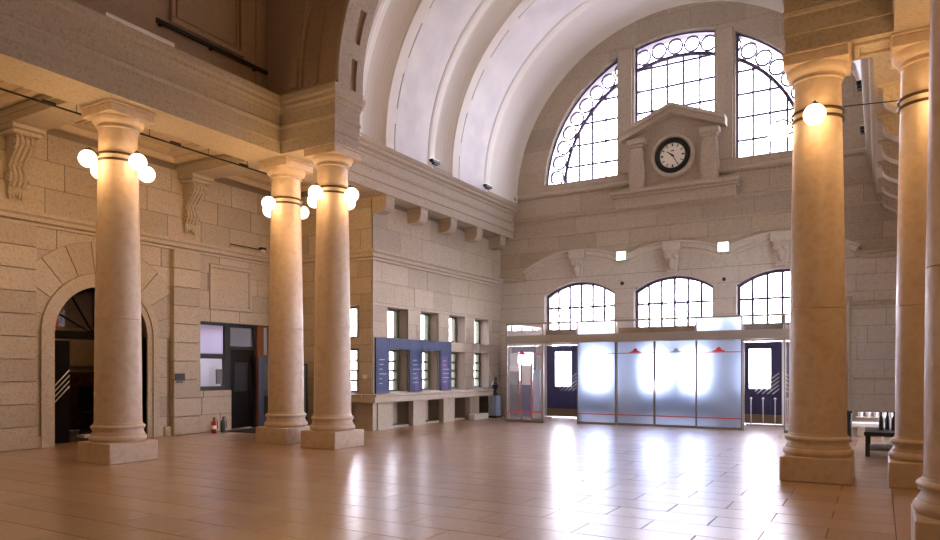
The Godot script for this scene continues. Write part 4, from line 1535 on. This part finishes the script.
# ------------------------------------------------------------------ things of the left aisle
func build_left_things() -> void:
	O = Vector3.ZERO
	# arched doorway: frame, transom, fan glazing, open leaf
	var dn := thing("door_4", "dark timber double door standing open in the arched doorway", "", Vector3.ZERO, "", "structure")
	var f := [Vector3(-14.28, 0, 0), Vector3(0, 0, -1), Vector3.UP, Vector3.RIGHT]
	var ac := 8.74
	var fr := mb()
	var p := PackedVector2Array([Vector2(ac + .92, 0), Vector2(ac + 1.01, 0)])
	p.append_array(arc(ac, 2.22, 1.01, 0, PI, 28))
	p.append(Vector2(ac - 1.01, 0)); p.append(Vector2(ac - .92, 0))
	p.append_array(arc(ac, 2.22, .92, PI, 0, 28))
	prism(fr, f, p, -.12, .0)
	put(fr, "frame", M.darkwood, dn)
	var tr := mb()
	bx(tr, -14.42, -14.26, 2.14, 2.30, ac - .94, ac + .94, .01)
	put(tr, "transom", M.darkwood, dn)
	for k in 5:
		var a := PI * (k + 1) / 6
		var st := mb()
		tube(st, [V(-14.34, 2.26, ac), V(-14.34, 2.22 + .93 * sin(a), ac + .93 * cos(a))], .018, 6)
		put(st, "fan_bar", M.darkwood, dn)
	var fg := mb()
	var fp := arc(ac, 2.22, .92, .17, PI - .17, 20)
	prism(fg, [Vector3(-14.36, 0, 0), Vector3(0, 0, -1), Vector3.UP, Vector3.RIGHT], fp, 0, .006)
	var fan_m := glass(Color(.25, .2, .2), .35)
	fan_m.metallic_specular = 0.12
	put(fg, "fan_pane", fan_m, dn)
	# left leaf, half closed; right leaf folded back into the room
	var lf := mb()
	bx(lf, -14.36, -14.30, .02, 2.10, ac - .92, ac - .52, .005)
	var l1 := put(lf, "door_leaf", M.darkwood, dn)
	for i in 4:
		var hb := mb()
		var y1 := 1.50 - .11 * i
		tube(hb, [V(-14.26, y1, ac - .55), V(-14.26, y1 - .34, ac - .87)], .012, 8)
		put(hb, "push_bar", M.steel, l1)
	var lf2 := mb()
	bx(lf2, -15.30, -14.40, .02, 2.10, ac + .88, ac + .94, .005)
	put(lf2, "door_leaf", M.darkwood, dn)
	O = Vector3.ZERO
	# things inside the room: pale board, cabinet, chair, red glowing box
	var bd := thing("notice_board", "pale beige board hanging in the room behind the arch", "board", V(-17.35, 1.62, 10.0))
	var s := mb()
	bx(s, -17.385, -17.34, 1.60, 2.25, 9.0, 10.85)
	put(s, "panel", M.ceiling, bd)
	var cb := thing("wooden_cabinet", "reddish brown cabinet against the wall of the room behind the arch", "cabinet", V(-17.1, 0, 10.2))
	s = mb()
	bx(s, -17.38, -16.9, .05, 1.45, 9.3, 10.86, .01)
	put(s, "body", M.wood, cb)
	for k in 2:
		s = mb()
		bx(s, -16.9, -16.88, .1, 1.40, 9.33 + .77 * k, 10.06 + .77 * k, .005)
		var d := put(s, "door", M.wood, cb)
		s = mb()
		ball(s, V(-16.86, .8, 9.98 + .16 * k), .02, 8)
		put(s, "knob", M.brass, d)
	office_chair(V(-16.2, 0, 9.85))
	var ps := thing("paper_stack", "white papers lying on the floor just inside the arch", "papers", V(-15.2, 0, 9.15))
	s = mb()
	bx(s, -15.4, -15.1, 0, .06, 9.0, 9.4)
	put(s, "sheets", M.paper, ps)
	var rs := thing("red_box", "small red glowing box high in the dark arch", "sign", V(-14.9, 2.5, 8.25))
	s = mb()
	bx(s, -14.95, -14.90, 2.40, 2.62, 8.15, 8.31)
	put(s, "box", M.redglow, rs)
	var rb := mb()
	bx(rb, -14.97, -14.95, 2.38, 2.64, 8.13, 8.33)
	put(rb, "housing", M.black, rs)
	O = Vector3.ZERO
	# dim room light
	ceiling_lamp("room behind the arch", V(-16.2, 3.5, 9.0), Color(1, .75, .5), .4)
	ceiling_lamp("office behind the glass", V(-15.6, 3.5, 12.4), Color(.86, .86, 1.0), 14.0)
	# office partition: window with two frosted panes, dark doorway, blue door
	var wn := thing("window_7", "dark framed office window with two pale panes in the left aisle", "", Vector3.ZERO, "", "structure")
	s = mb()
	for e in [[11.08, 11.11, 1.0, 2.67], [11.98, 12.10, 1.0, 2.67], [11.11, 11.98, 2.60, 2.67], [11.11, 11.98, 1.78, 1.90], [11.11, 11.98, 1.0, 1.10]]: bx(s, -14.22, -14.12, e[2], e[3], e[0], e[1], .004)
	put(s, "frame", M.black, wn)
	s = mb(); bx(s, -14.18, -14.17, 1.90, 2.60, 11.11, 11.98)
	var pane_m := mat(Color(.80, .79, .86), .5)
	pane_m.backlight_enabled = true
	pane_m.backlight = Color(.8, .8, .85)
	put(s, "pane", pane_m, wn)
	s = mb(); bx(s, -14.18, -14.17, 1.10, 1.78, 11.11, 11.98)
	put(s, "pane", M.glass, wn)
	O = Vector3.ZERO
	var mo := thing("computer_monitor", "dark monitor standing behind the lower office pane", "monitor", V(-14.6, 1.0, 12.3))
	s = mb(); bx(s, -14.62, -14.57, 1.14, 1.52, 12.12, 12.52, .008); put(s, "display", M.black, mo)
	s = mb(); bx(s, -14.62, -14.58, 1.0, 1.16, 12.28, 12.36); bx(s, -14.70, -14.52, 1.0, 1.02, 12.2, 12.44); put(s, "stand", M.black, mo)
	var dk := thing("office_desk", "pale desk behind the office window", "desk", V(-14.9, 0, 11.6))
	s = mb(); bx(s, -15.3, -14.52, .96, 1.0, 11.15, 12.6); put(s, "top", M.white, dk)
	for e in [[-15.28, 11.18], [-15.28, 12.55], [-14.56, 11.18], [-14.56, 12.55]]:
		s = mb(); bx(s, e[0], e[0] + .04, 0, .96, e[1], e[1] + .04); put(s, "leg", M.white, dk)
	O = Vector3.ZERO
	var sh := thing("white_screen", "pale partition screen behind the office window", "screen", V(-15.6, 0, 11.6))
	s = mb(); bx(s, -15.62, -15.58, 0, 2.6, 11.02, 13.4); put(s, "panel", M.white, sh)
	O = Vector3.ZERO
	var d5 := thing("door_5", "black office door with a small glazed light above", "", Vector3.ZERO, "", "structure")
	s = mb()
	for e in [[12.10, 12.16, 0, 2.67], [12.92, 13.0, 0, 2.67], [12.16, 12.92, 2.58, 2.67], [12.16, 12.92, 2.02, 2.10]]: bx(s, -14.22, -14.12, e[2], e[3], e[0], e[1], .004)
	put(s, "frame", M.black, d5)
	s = mb(); bx(s, -14.20, -14.15, .02, 2.02, 12.16, 12.92, .006)
	var df := put(s, "door_leaf", mat(Color(.055, .05, .055), .25), d5)
	s = mb(); bx(s, -14.155, -14.145, .95, 1.7, 12.32, 12.76, .004); put(s, "sunk_panel", M.black, df)
	s = mb(); bx(s, -14.19, -14.18, 2.10, 2.58, 12.16, 12.92); put(s, "light_pane", glass(Color(.2, .25, .35), .55), d5)
	O = Vector3.ZERO
	var d6 := thing("door_6", "grey blue half-glazed door beside the black office door", "", Vector3.ZERO, "", "structure")
	s = mb()
	for e in [[13.0, 13.06, 0, 2.67], [13.5, 13.56, 0, 2.67], [13.06, 13.5, 2.62, 2.67], [13.06, 13.5, 1.84, 1.90]]: bx(s, -14.2, -14.06, e[2], e[3], e[0], e[1], .004)
	bx(s, -14.15, -14.09, 1.90, 2.62, 13.06, 13.24); bx(s, -14.15, -14.09, 1.90, 2.62, 13.36, 13.5)
	put(s, "frame", M.orange_wood, d6)
	s = mb(); bx(s, -14.14, -14.10, 1.90, 2.62, 13.24, 13.36); put(s, "light_pane", M.paleblue, d6)
	s = mb()
	bx(s, -14.02, -13.97, .03, 1.84, 12.96, 13.14, .004); bx(s, -14.02, -13.97, .03, 1.84, 13.40, 13.54, .004)
	bx(s, -14.02, -13.97, 1.66, 1.84, 13.14, 13.40, .004); bx(s, -14.02, -13.97, .82, 1.0, 13.14, 13.40, .004); bx(s, -14.02, -13.97, .03, .3, 13.14, 13.40, .004)
	var dl := put(s, "door_leaf", M.greyblue, d6)
	s = mb(); bx(s, -14.0, -13.99, 1.0, 1.66, 13.14, 13.40); put(s, "pane", mat(Color(.48, .53, .52), .2), dl)
	s = mb(); bx(s, -14.0, -13.985, .3, .82, 13.14, 13.40); put(s, "sunk_panel", M.teal, dl)
	s = mb(); tube(s, [V(-13.94, .98, 13.08), V(-13.94, .98, 13.16)], .012, 6); bx(s, -13.97, -13.93, .92, 1.04, 13.065, 13.095); put(s, "handle", M.steel, dl)
	O = Vector3.ZERO
	# mat, extinguishers, plaque, pipe, camera
	var mt := thing("door_mat", "dark mat on the floor before the office doors", "mat", V(-13.3, 0, 12.4))
	s = mb(); bx(s, -13.80, -12.75, 0.001, .016, 11.75, 13.0, .004); put(s, "pad", M.mat_dark, mt)
	extinguisher(V(-13.62, 0, 11.25), M.extred, "red fire extinguisher standing by the office window")
	extinguisher(V(-13.66, 0, 11.55), M.extgrey, "dark grey extinguisher bottle beside the red one")
	var pq := thing("dark_plaque", "small black plaque on the pilaster beside the arch", "plaque", V(-13.86, 1.33, 10.47))
	s = mb(); bx(s, -13.86, -13.84, 1.26, 1.42, 10.36, 10.62, .003); put(s, "plate", M.black, pq)
	s = mb(); bx(s, -13.86, -13.845, 1.20, 1.245, 10.40, 10.56); put(s, "strip", M.extgrey, pq)
	var cc := thing("security_camera", "small wall camera on the string course of the left aisle", "camera", V(-13.8, 4.5, 12.9))
	s = mb(); ball(s, V(-13.76, 4.56, 12.9), .06, 14); put(s, "dome", M.white, cc)
	s = mb(); bx(s, -13.84, -13.70, 4.60, 4.66, 12.82, 12.98, .01); put(s, "bracket", M.black, cc)
	s = mb(); tube(s, [V(-13.86, 4.62, 12.82), V(-13.86, 4.62, 11.95)], .012, 6); put(s, "cable", M.black, cc)
	O = Vector3.ZERO
	var tr2 := thing("lighting_track", "thin dark track hung under the aisle ceiling along the columns", "track", V(-11.55, 5.78, 8.0))
	s = mb(); tube(s, [V(-11.55, 5.78, 3.0), V(-11.55, 5.78, 11.0)], .018, 8); put(s, "bar", M.iron, tr2)
	for d in [5.4, 6.75, 8.1, 9.4, 10.4]:
		s = mb(); tube(s, [V(-11.55, 5.78, d), V(-11.55, 6.3, d)], .006, 6); put(s, "hanger", M.iron, tr2)
	for d in [6.3, 8.65, 10.3]:
		s = mb(); tube(s, [V(-11.55, 5.80, d - .1), V(-11.55, 5.80, d + .1)], .035, 8); put(s, "junction", M.iron, tr2)
	O = Vector3.ZERO
	# glazed noticeboard between the columns
	var nb := thing("glass_board", "dark framed glass notice board standing behind the left column pair", "board", V(-12.95, 0, 13.4))
	s = mb()
	for e in [[-13.28, -13.24, .0, 1.66], [-12.66, -12.62, 0, 1.66], [-13.24, -12.66, 1.62, 1.66], [-13.24, -12.66, .1, .2]]: bx(s, e[0], e[1], e[2], e[3], 13.30, 13.34, .004)
	put(s, "frame", M.black, nb)
	s = mb(); bx(s, -13.24, -12.66, .2, 1.62, 13.315, 13.325); put(s, "sheet", mat(Color(.45, .50, .48), .2), nb)
	s = mb(); bx(s, -13.28, -13.20, 0, .03, 13.18, 13.46); bx(s, -12.70, -12.62, 0, .03, 13.18, 13.46); put(s, "foot", M.black, nb)
	O = Vector3.ZERO

func ceiling_lamp(where: String, at: Vector3, c: Color, e: float) -> void:
	var t := thing("ceiling_light", "ceiling light of the " + where, "lamp", at)
	var s := mb()
	bx(s, at.x - .5, at.x + .5, at.y - .02, at.y + .05, -at.z - .15, -at.z + .15)
	put(s, "housing", M.white, t)
	s = mb()
	bx(s, at.x - .47, at.x + .47, at.y - .035, at.y - .021, -at.z - .12, -at.z + .12)
	var m := glow(c, .8)
	put(s, "diffuser", m, t)
	var a := AreaLight3D.new()
	a.name = "panel_light"
	a.area_size = Vector2(.94, .24)
	a.light_color = c
	a.light_energy = e
	a.shadow_enabled = true
	a.rotation.x = -PI / 2
	a.position = Vector3(0, -.05, 0)
	t.add_child(a)
	O = Vector3.ZERO

func office_chair(at: Vector3) -> void:
	var t := thing("office_chair", "dark chair in the room behind the arch", "chair", at)
	var d := -at.z
	var s := mb(); bx(s, at.x - .24, at.x + .24, .44, .52, d - .24, d + .24, .03); put(s, "seat", M.black, t)
	s = mb(); bx(s, at.x - .26, at.x - .20, .60, 1.12, d - .22, d + .22, .025); put(s, "backrest", M.black, t)
	s = mb(); bx(s, at.x - .25, at.x - .22, .48, .66, d - .04, d + .04); put(s, "back_post", M.black, t)
	s = mb(); tube(s, [at + Vector3(0, .08, 0), at + Vector3(0, .45, 0)], .03, 10); put(s, "column", M.iron, t)
	for k in 5:
		var a := TAU * k / 5
		s = mb(); tube(s, [at + Vector3(0, .10, 0), at + Vector3(cos(a) * .28, .06, sin(a) * .28)], .022, 8); ball(s, at + Vector3(cos(a) * .28, .03, sin(a) * .28), .03, 8); put(s, "foot", M.iron, t)
	O = Vector3.ZERO

func extinguisher(at: Vector3, m: Material, label: String) -> void:
	var t := thing("fire_extinguisher", label, "extinguisher", at, "extinguishers by the office window")
	var s := mb()
	lathe(s, at, [[0, 0], [.075, 0], [.08, .01], [.08, .34], [.07, .38], [.03, .42], [.025, .44], [0, .44]], 20)
	put(s, "cylinder", m, t)
	s = mb(); bx(s, at.x - .02, at.x + .02, .44, .50, -at.z - .02, -at.z + .02, .005); bx(s, at.x - .015, at.x + .015, .50, .525, -at.z - .02, -at.z + .10, .004); put(s, "valve", M.black, t)
	s = mb(); tube(s, [at + Vector3(0, .47, -.03), at + Vector3(.06, .44, -.07), at + Vector3(.08, .3, -.08), at + Vector3(.08, .15, -.06)], .012, 8); put(s, "hose", M.black, t)
	s = mb(); lathe(s, at, [[.0815, .14], [.0815, .26]], 20); put(s, "label", M.paper if m == M.extred else M.extgrey, t)
	t.scale = Vector3.ONE * 0.72
	O = Vector3.ZERO

# ------------------------------------------------------------------ things at the right
func build_right_things() -> void:
	O = Vector3.ZERO
	# far wall pilaster strip and string seen between the right columns
	var s := mb()
	bx(s, -.98, -.66, 0, 3.25, 20.50, 20.6, .01)
	bx(s, -1.02, -.62, 3.25, 3.40, 20.46, 20.6, .015)
	struct(s, "trim_10", M.trim, "narrow stone pilaster at the right end of the far wall")
	s = mb()
	sweep(s, [Vector2(-.62, 20.6), Vector2(.5, 20.6)], [Vector2(-.02, 3.16), Vector2(.05, 3.16), Vector2(.08, 3.22), Vector2(.08, 3.28), Vector2(-.02, 3.28)])
	sweep(s, [Vector2(-.60, 20.6), Vector2(.5, 20.6)], [Vector2(-.02, 1.24), Vector2(.06, 1.24), Vector2(.06, 1.32), Vector2(-.02, 1.34)])
	struct(s, "trim_11", M.trim, "thin stone bands on the far wall between the right columns")
	# red hanging banner
	var b := thing("red_banner", "narrow red banner standing beside the near column", "banner", V(-.88, .55, 20.35))
	s = mb(); bx(s, -.97, -.74, .62, 1.86, 20.36, 20.40, .004); put(s, "cloth", mat(Color(.62, .12, .13), .6), b)
	s = mb(); bx(s, -.80, -.77, .75, 1.75, 20.352, 20.36); put(s, "print", M.paper, b)
	s = mb(); tube(s, [V(-.86, 0, 20.42), V(-.86, 1.9, 20.42)], .012, 8); bx(s, -.98, -.72, 0, .03, 20.30, 20.48); put(s, "stand", M.iron, b)
	# low black table with dark bottles
	var t := thing("low_table", "low black table beyond the right columns", "table", V(.1, 0, 14.4))
	var x0 := -.24
	var x1 := .42
	var d0 := 13.9
	var d1 := 15.1
	s = mb(); bx(s, x0, x1, .36, .43, d0, d1, .006); put(s, "top", M.black, t)
	for e in [[x0 + .02, d0 + .02], [x1 - .09, d0 + .02], [x0 + .02, d1 - .09], [x1 - .09, d1 - .09]]:
		s = mb(); bx(s, e[0], e[0] + .07, 0, .36, e[1], e[1] + .07, .004); put(s, "leg", M.black, t)
	s = mb(); bx(s, x0 + .03, x1 - .03, .10, .13, d0 + .09, d1 - .09, .004); put(s, "shelf", M.alu_dark, t)
	var lb := ["leftmost dark bottle on the low black table", "middle dark bottle on the low black table", "rightmost dark bottle on the low black table"]
	for k in 3:
		var at := V(.02 + .10 * k, .43, 14.5 + .12 * (k % 2))
		var bt := thing("dark_bottle", lb[k], "bottle", at, "bottles on the low black table")
		s = mb(); lathe(s, at, [[0, 0], [.04, 0], [.043, .02], [.043, .18], [.03, .23], [.015, .26], [.015, .32], [0, .32]], 16); put(s, "body", M.black, bt)
		s = mb(); lathe(s, at, [[.016, .29], [.018, .29], [.018, .325], [0, .325]], 12); put(s, "cap", M.iron, bt)
	O = Vector3.ZERO
	var w := thing("white_bench", "low white bench by the far wall beyond the black table", "bench", V(-.3, 0, 17.1))
	s = mb(); bx(s, -.62, .1, .30, .38, 16.9, 17.35, .01); put(s, "seat", M.white, w)
	for e in [[-.58, 16.94], [.02, 16.94], [-.58, 17.27], [.02, 17.27]]:
		s = mb(); bx(s, e[0], e[0] + .05, 0, .30, e[1], e[1] + .05); put(s, "leg", M.white, w)
	var w2 := thing("stone_ledge", "low stone ledge behind the white bench", "ledge", V(-.02, 0, 18.1))
	s = mb(); bx(s, -.45, .4, 0, .40, 18.0, 18.2, .01); put(s, "base", M.trim, w2)
	s = mb(); bx(s, -.47, .42, .40, .45, 17.98, 18.22, .01); put(s, "top", M.trim, w2)
	for k in 6:
		var at := V(-.38 + .15 * k, .45, 18.1)
		var pt := thing("white_pot", ["leftmost", "second", "third", "fourth", "fifth", "rightmost"][k] + " small white pot from the left on the low stone ledge", "pot", at, "row of white pots on the ledge")
		s = mb(); lathe(s, at, [[0, 0], [.04, 0], [.05, .08], [.058, .085], [.058, .10], [.048, .10], [0, .09]], 14); put(s, "body", M.white, pt)
	O = Vector3.ZERO
	var bk := thing("black_bin", "black bin standing just behind the near column", "bin", V(-.62, 0, 16.4))
	s = mb(); bx(s, -.76, -.50, .02, .62, 16.3, 16.55, .015); put(s, "body", M.black, bk)
	s = mb(); bx(s, -.78, -.48, .62, .66, 16.28, 16.57, .01); put(s, "lid", M.iron, bk)
	O = Vector3.ZERO

# ------------------------------------------------------------------ clock, signs, fittings
func build_small_things() -> void:
	O = Vector3.ZERO
	var cx := -5.14
	var cy := 7.66
	var f := [V(0, 0, 20.3), Vector3.RIGHT, Vector3.UP, Vector3(0, 0, 1)]
	# aedicule of the clock
	var a := thing("clock_surround", "stone pediment on two stub pilasters framing the clock", "pediment", V(cx, 6.80, 20.4))
	var s := mb()
	bx(s, cx - 1.72, cx + 1.72, 6.30, 6.62, 20.30, 20.6, .01)
	bx(s, cx - 1.78, cx + 1.78, 6.62, 6.70, 20.22, 20.6, .012)
	bx(s, cx - 1.84, cx + 1.84, 6.70, 6.82, 20.14, 20.6, .02)
	put(s, "pedestal", M.trim, a)
	s = mb()
	prism(s, [V(0, 0, 20.36), Vector3.RIGHT, Vector3.UP, Vector3(0, 0, 1)], PackedVector2Array([Vector2(cx - 1.22, 6.82), Vector2(cx + 1.22, 6.82), Vector2(cx + 1.22, 8.35), Vector2(cx, 8.95), Vector2(cx - 1.22, 8.35)]), -.5, 0)
	put(s, "backing", M.stone[0], a)
	for q in [-1.0, 1.0]:
		s = mb()
		var px: float = cx + q * 1.03
		prism(s, f, PackedVector2Array([Vector2(px - .21, 6.82), Vector2(px + .21, 6.82), Vector2(px + .24, 7.3), Vector2(px + .17, 8.02), Vector2(px - .17, 8.02), Vector2(px - .24, 7.3)]), -.1, .10)
		put(s, "stub_pilaster", M.trim, a)
		s = mb()
		bx(s, px - .22, px + .22, 8.02, 8.10, 20.14, 20.4, .015)
		bx(s, px - .28, px + .28, 8.10, 8.28, 20.10, 20.4, .03)
		put(s, "pilaster_cap", M.trim, a)
		# raking cornice
		s = mb()
		for r in [[0.0, .16, .22], [.16, .26, .32]]:
			var lo: float = r[0]
			var hi: float = r[1]
			prism(s, f, PackedVector2Array([Vector2(cx + q * 1.48, 8.24 + lo), Vector2(cx + q * 1.48, 8.24 + hi), Vector2(cx, 8.84 + hi), Vector2(cx, 8.84 + lo)]), -.1, r[2])
		put(s, "raking_cornice", M.trim, a)
	s = mb()
	lathe(s, V(cx, cy, 20.36), [[.50, .0], [.50, .10], [.54, .15], [.60, .16], [.64, .12], [.64, .0]], 48, Vector3(0, 0, 1))
	put(s, "stone_ring", M.trim, a)
	O = Vector3.ZERO
	var ck := thing("wall_clock", "round clock with black rim and white dial under the pediment", "clock", V(cx, cy - .5, 20.3))
	s = mb()
	lathe(s, V(cx, cy, 20.36), [[.36, .06], [.36, .12], [.38, .15], [.47, .15], [.50, .11], [.50, .0], [0, 0]], 48, Vector3(0, 0, 1))
	put(s, "rim", M.black, ck)
	s = mb()
	lathe(s, V(cx, cy, 20.36), [[.37, .06], [.37, .09], [0, .09]], 48, Vector3(0, 0, 1))
	var dial := put(s, "dial", M.dial, ck)
	for k in 12:
		var an := TAU * k / 12
		s = mb()
		var c := V(cx + sin(an) * .30, cy + cos(an) * .30, 20.27)
		var u := Vector3(sin(an), cos(an), 0)
		var v := Vector3(cos(an), -sin(an), 0)
		prism(s, [c, v, u, Vector3(0, 0, 1)], rect(-.012 if k % 3 else -.02, .012 if k % 3 else .02, -.04, .04), 0, .003)
		put(s, "hour_mark", M.iron, dial)
	s = mb(); bx(s, cx - .05, cx + .05, cy + .12, cy + .15, 20.265, 20.27); put(s, "maker_mark", M.extgrey, dial)
	# hour hand a little past ten, minute hand near five
	for h in [[deg_to_rad(-52), .20, .022], [deg_to_rad(150), .32, .013]]:
		var u := Vector3(sin(h[0]), cos(h[0]), 0)
		var v := Vector3(cos(h[0]), -sin(h[0]), 0)
		s = mb()
		prism(s, [V(cx, cy, 20.262), v, u, Vector3(0, 0, 1)], PackedVector2Array([Vector2(-h[2], -.05), Vector2(h[2], -.05), Vector2(h[2] * .5, h[1]), Vector2(-h[2] * .5, h[1])]), 0, .006)
		put(s, "hand", M.black, ck)
	s = mb(); lathe(s, V(cx, cy, 20.262), [[.03, 0], [.03, .012], [0, .012]], 16, Vector3(0, 0, 1)); put(s, "boss", M.black, ck)
	O = Vector3.ZERO
	# lit exit boxes between the bays
	for e in [[-6.70, 4.92, "left lit exit box between the hood moulds"], [-3.77, 4.93, "right lit exit box between the hood moulds"]]:
		var ex := thing("exit_sign", e[2], "sign", V(e[0], e[1], 20.5), "lit exit boxes on the far wall")
		s = mb(); bx(s, e[0] - .15, e[0] + .15, e[1] - .13, e[1] + .14, 20.40, 20.60, .01); put(s, "housing", M.white, ex)
		s = mb(); bx(s, e[0] - .135, e[0] + .135, e[1] - .115, e[1] + .125, 20.385, 20.399); put(s, "lit_face", M.exit, ex)
		var al := AreaLight3D.new()
		al.name = "exit_light"
		al.area_size = Vector2(.26, .24)
		al.light_color = Color(.86, 1.0, .95)
		al.light_energy = .15
		al.shadow_enabled = true
		al.position = V(e[0], e[1], 20.37) - ex.position
		ex.add_child(al)
	O = Vector3.ZERO
	for e in [[-6.72, 4.12, "left"], [-3.78, 4.05, "right"]]:
		var k := thing("wall_speaker", "small dark fitting under the %s exit box" % e[2], "fitting", V(e[0], e[1], 20.58), "small dark fittings between the bays")
		s = mb(); lathe(s, V(e[0], e[1], 20.6), [[.05, 0], [.055, .03], [.03, .05], [0, .05]], 14, Vector3(0, 0, 1)); put(s, "cap", M.black, k)
	O = Vector3.ZERO
	# floodlights on the cornices, washing the vault
	for e in [[-10.11, 15.43, "left", "nearer"], [-10.11, 18.3, "left", "farther"], [-.33, 15.43, "right", "nearer"], [-.33, 18.3, "right", "farther"]]:
		var fl := thing("flood_light", "%s black floodlight on the %s cornice below the vault" % [e[3], e[2]], "lamp", V(e[0], 6.9, e[1]), "floodlights on the cornices")
		var sx := 1.0 if e[0] < -5 else -1.0
		s = mb(); bx(s, e[0] - .04, e[0] + .04, 6.9, 6.93, e[1] - .10, e[1] + .10, .005); put(s, "bracket", M.black, fl)
		s = mb(); bx(s, e[0] - .06, e[0] + .06, 6.94, 7.02, e[1] - .19, e[1] + .19, .01); put(s, "body", M.black, fl)
		s = mb(); bx(s, e[0] - .05, e[0] + .05, 7.021, 7.026, e[1] - .17, e[1] + .17); put(s, "lens", glow(Color(1, .98, .95), 2.0), fl)
		var sl := SpotLight3D.new()
		sl.name = "flood_beam"
		sl.light_color = Color(.97, .96, 1.0)
		sl.light_energy = 2.5
		sl.spot_angle = 42.0
		sl.spot_angle_attenuation = 1.0
		sl.spot_range = 30.0
		sl.spot_attenuation = 2.0
		sl.light_size = .08
		sl.shadow_enabled = true
		sl.position = Vector3(0, .16, 0)
		fl.add_child(sl)
		sl.look_at_from_position(fl.position + Vector3(0, .16, 0), fl.position + Vector3(sx * 4.0, 3.1, 0))
	O = Vector3.ZERO
	var dv := thing("cornice_sensor", "small white device on the end of the left cornice", "device", V(-10.2, 6.9, 20.4))
	s = mb(); tube(s, [V(-10.2, 6.9, 20.42), V(-10.2, 7.06, 20.42)], .02, 8); ball(s, V(-10.2, 7.12, 20.42), .06, 12); put(s, "body", M.white, dv)
	# white strip and black bar over the left entablature
	var ws := thing("white_strip", "short white strip lying on the edge of the left entablature", "strip", V(-10.21, 6.9, 7.0))
	s = mb(); bx(s, -10.25, -10.17, 6.9, 6.96, 6.40, 7.60, .004); put(s, "batten", M.white, ws)
	var bb := thing("black_bar", "long black bar in front of the upper left wall", "rail", V(-10.58, 7.4, 8.75))
	s = mb(); bx(s, -10.61, -10.55, 7.40, 7.47, 7.5, 10.03, .008); put(s, "rail", M.black, bb)
	for d in [7.7, 8.75, 9.8]:
		s = mb(); bx(s, -10.715, -10.60, 7.42, 7.45, d - .02, d + .02); put(s, "bracket", M.iron, bb)
	# cable between the right lamp rings
	var cb := thing("tie_cable", "thin dark cable strung between the right columns' lamp rings", "cable", V(-.4, 5.02, 10.5))
	s = mb(); tube(s, [V(-.42, 5.03, 10.62), V(.20, 5.02, 10.72)], .008, 6); put(s, "cable", M.iron, cb)
	# standing boards seen through the clear pane of the vestibule
	var tp := thing("teal_partition", "dark teal partition panel behind the information stands", "partition", V(-9.75, 0, 20.3))
	s = mb(); bx(s, -10.30, -9.44, 0, 2.25, 20.28, 20.33, .006); put(s, "panel", M.teal, tp)
	s = mb(); bx(s, -10.34, -9.42, 2.25, 2.30, 20.26, 20.35, .006); put(s, "cap_rail", M.alu_dark, tp)
	var k1 := thing("info_stand", "dark teal information stand with a white sheet behind the clear pane", "stand", V(-9.75, 0, 19.55), "stands behind the clear vestibule pane")
	s = mb(); bx(s, -9.98, -9.56, 0, 1.46, 19.50, 19.60, .01); put(s, "body", M.teal, k1)
	s = mb(); bx(s, -9.97, -9.60, 1.46, 2.02, 19.50, 19.54, .005); put(s, "sheet", M.paper, k1)
	var k2 := thing("info_stand", "red framed stand with a white sheet over a blue panel", "stand", V(-9.16, 0, 19.0), "stands behind the clear vestibule pane")
	s = mb(); bx(s, -9.35, -9.31, 0, 1.70, 18.97, 19.03, .006); put(s, "frame", M.extred, k2)
	s = mb(); bx(s, -9.01, -8.97, 0, 1.70, 18.97, 19.03, .006); put(s, "frame", M.extred, k2)
	s = mb(); bx(s, -9.31, -9.01, 1.05, 1.64, 18.98, 19.02); put(s, "sheet", M.paper, k2)
	s = mb(); bx(s, -9.31, -9.01, .1, 1.05, 18.98, 19.02); put(s, "panel", M.blue, k2)
	var k3 := thing("info_stand", "pale blue upright board nearest the open doorway", "stand", V(-8.8, 0, 18.95), "stands behind the clear vestibule pane")
	s = mb(); bx(s, -8.91, -8.68, .06, 1.50, 18.93, 18.97, .006); put(s, "panel", M.paleblue, k3)
	s = mb(); bx(s, -8.93, -8.66, 0, .06, 18.85, 19.05, .006); put(s, "foot", M.alu_dark, k3)
	O = Vector3.ZERO
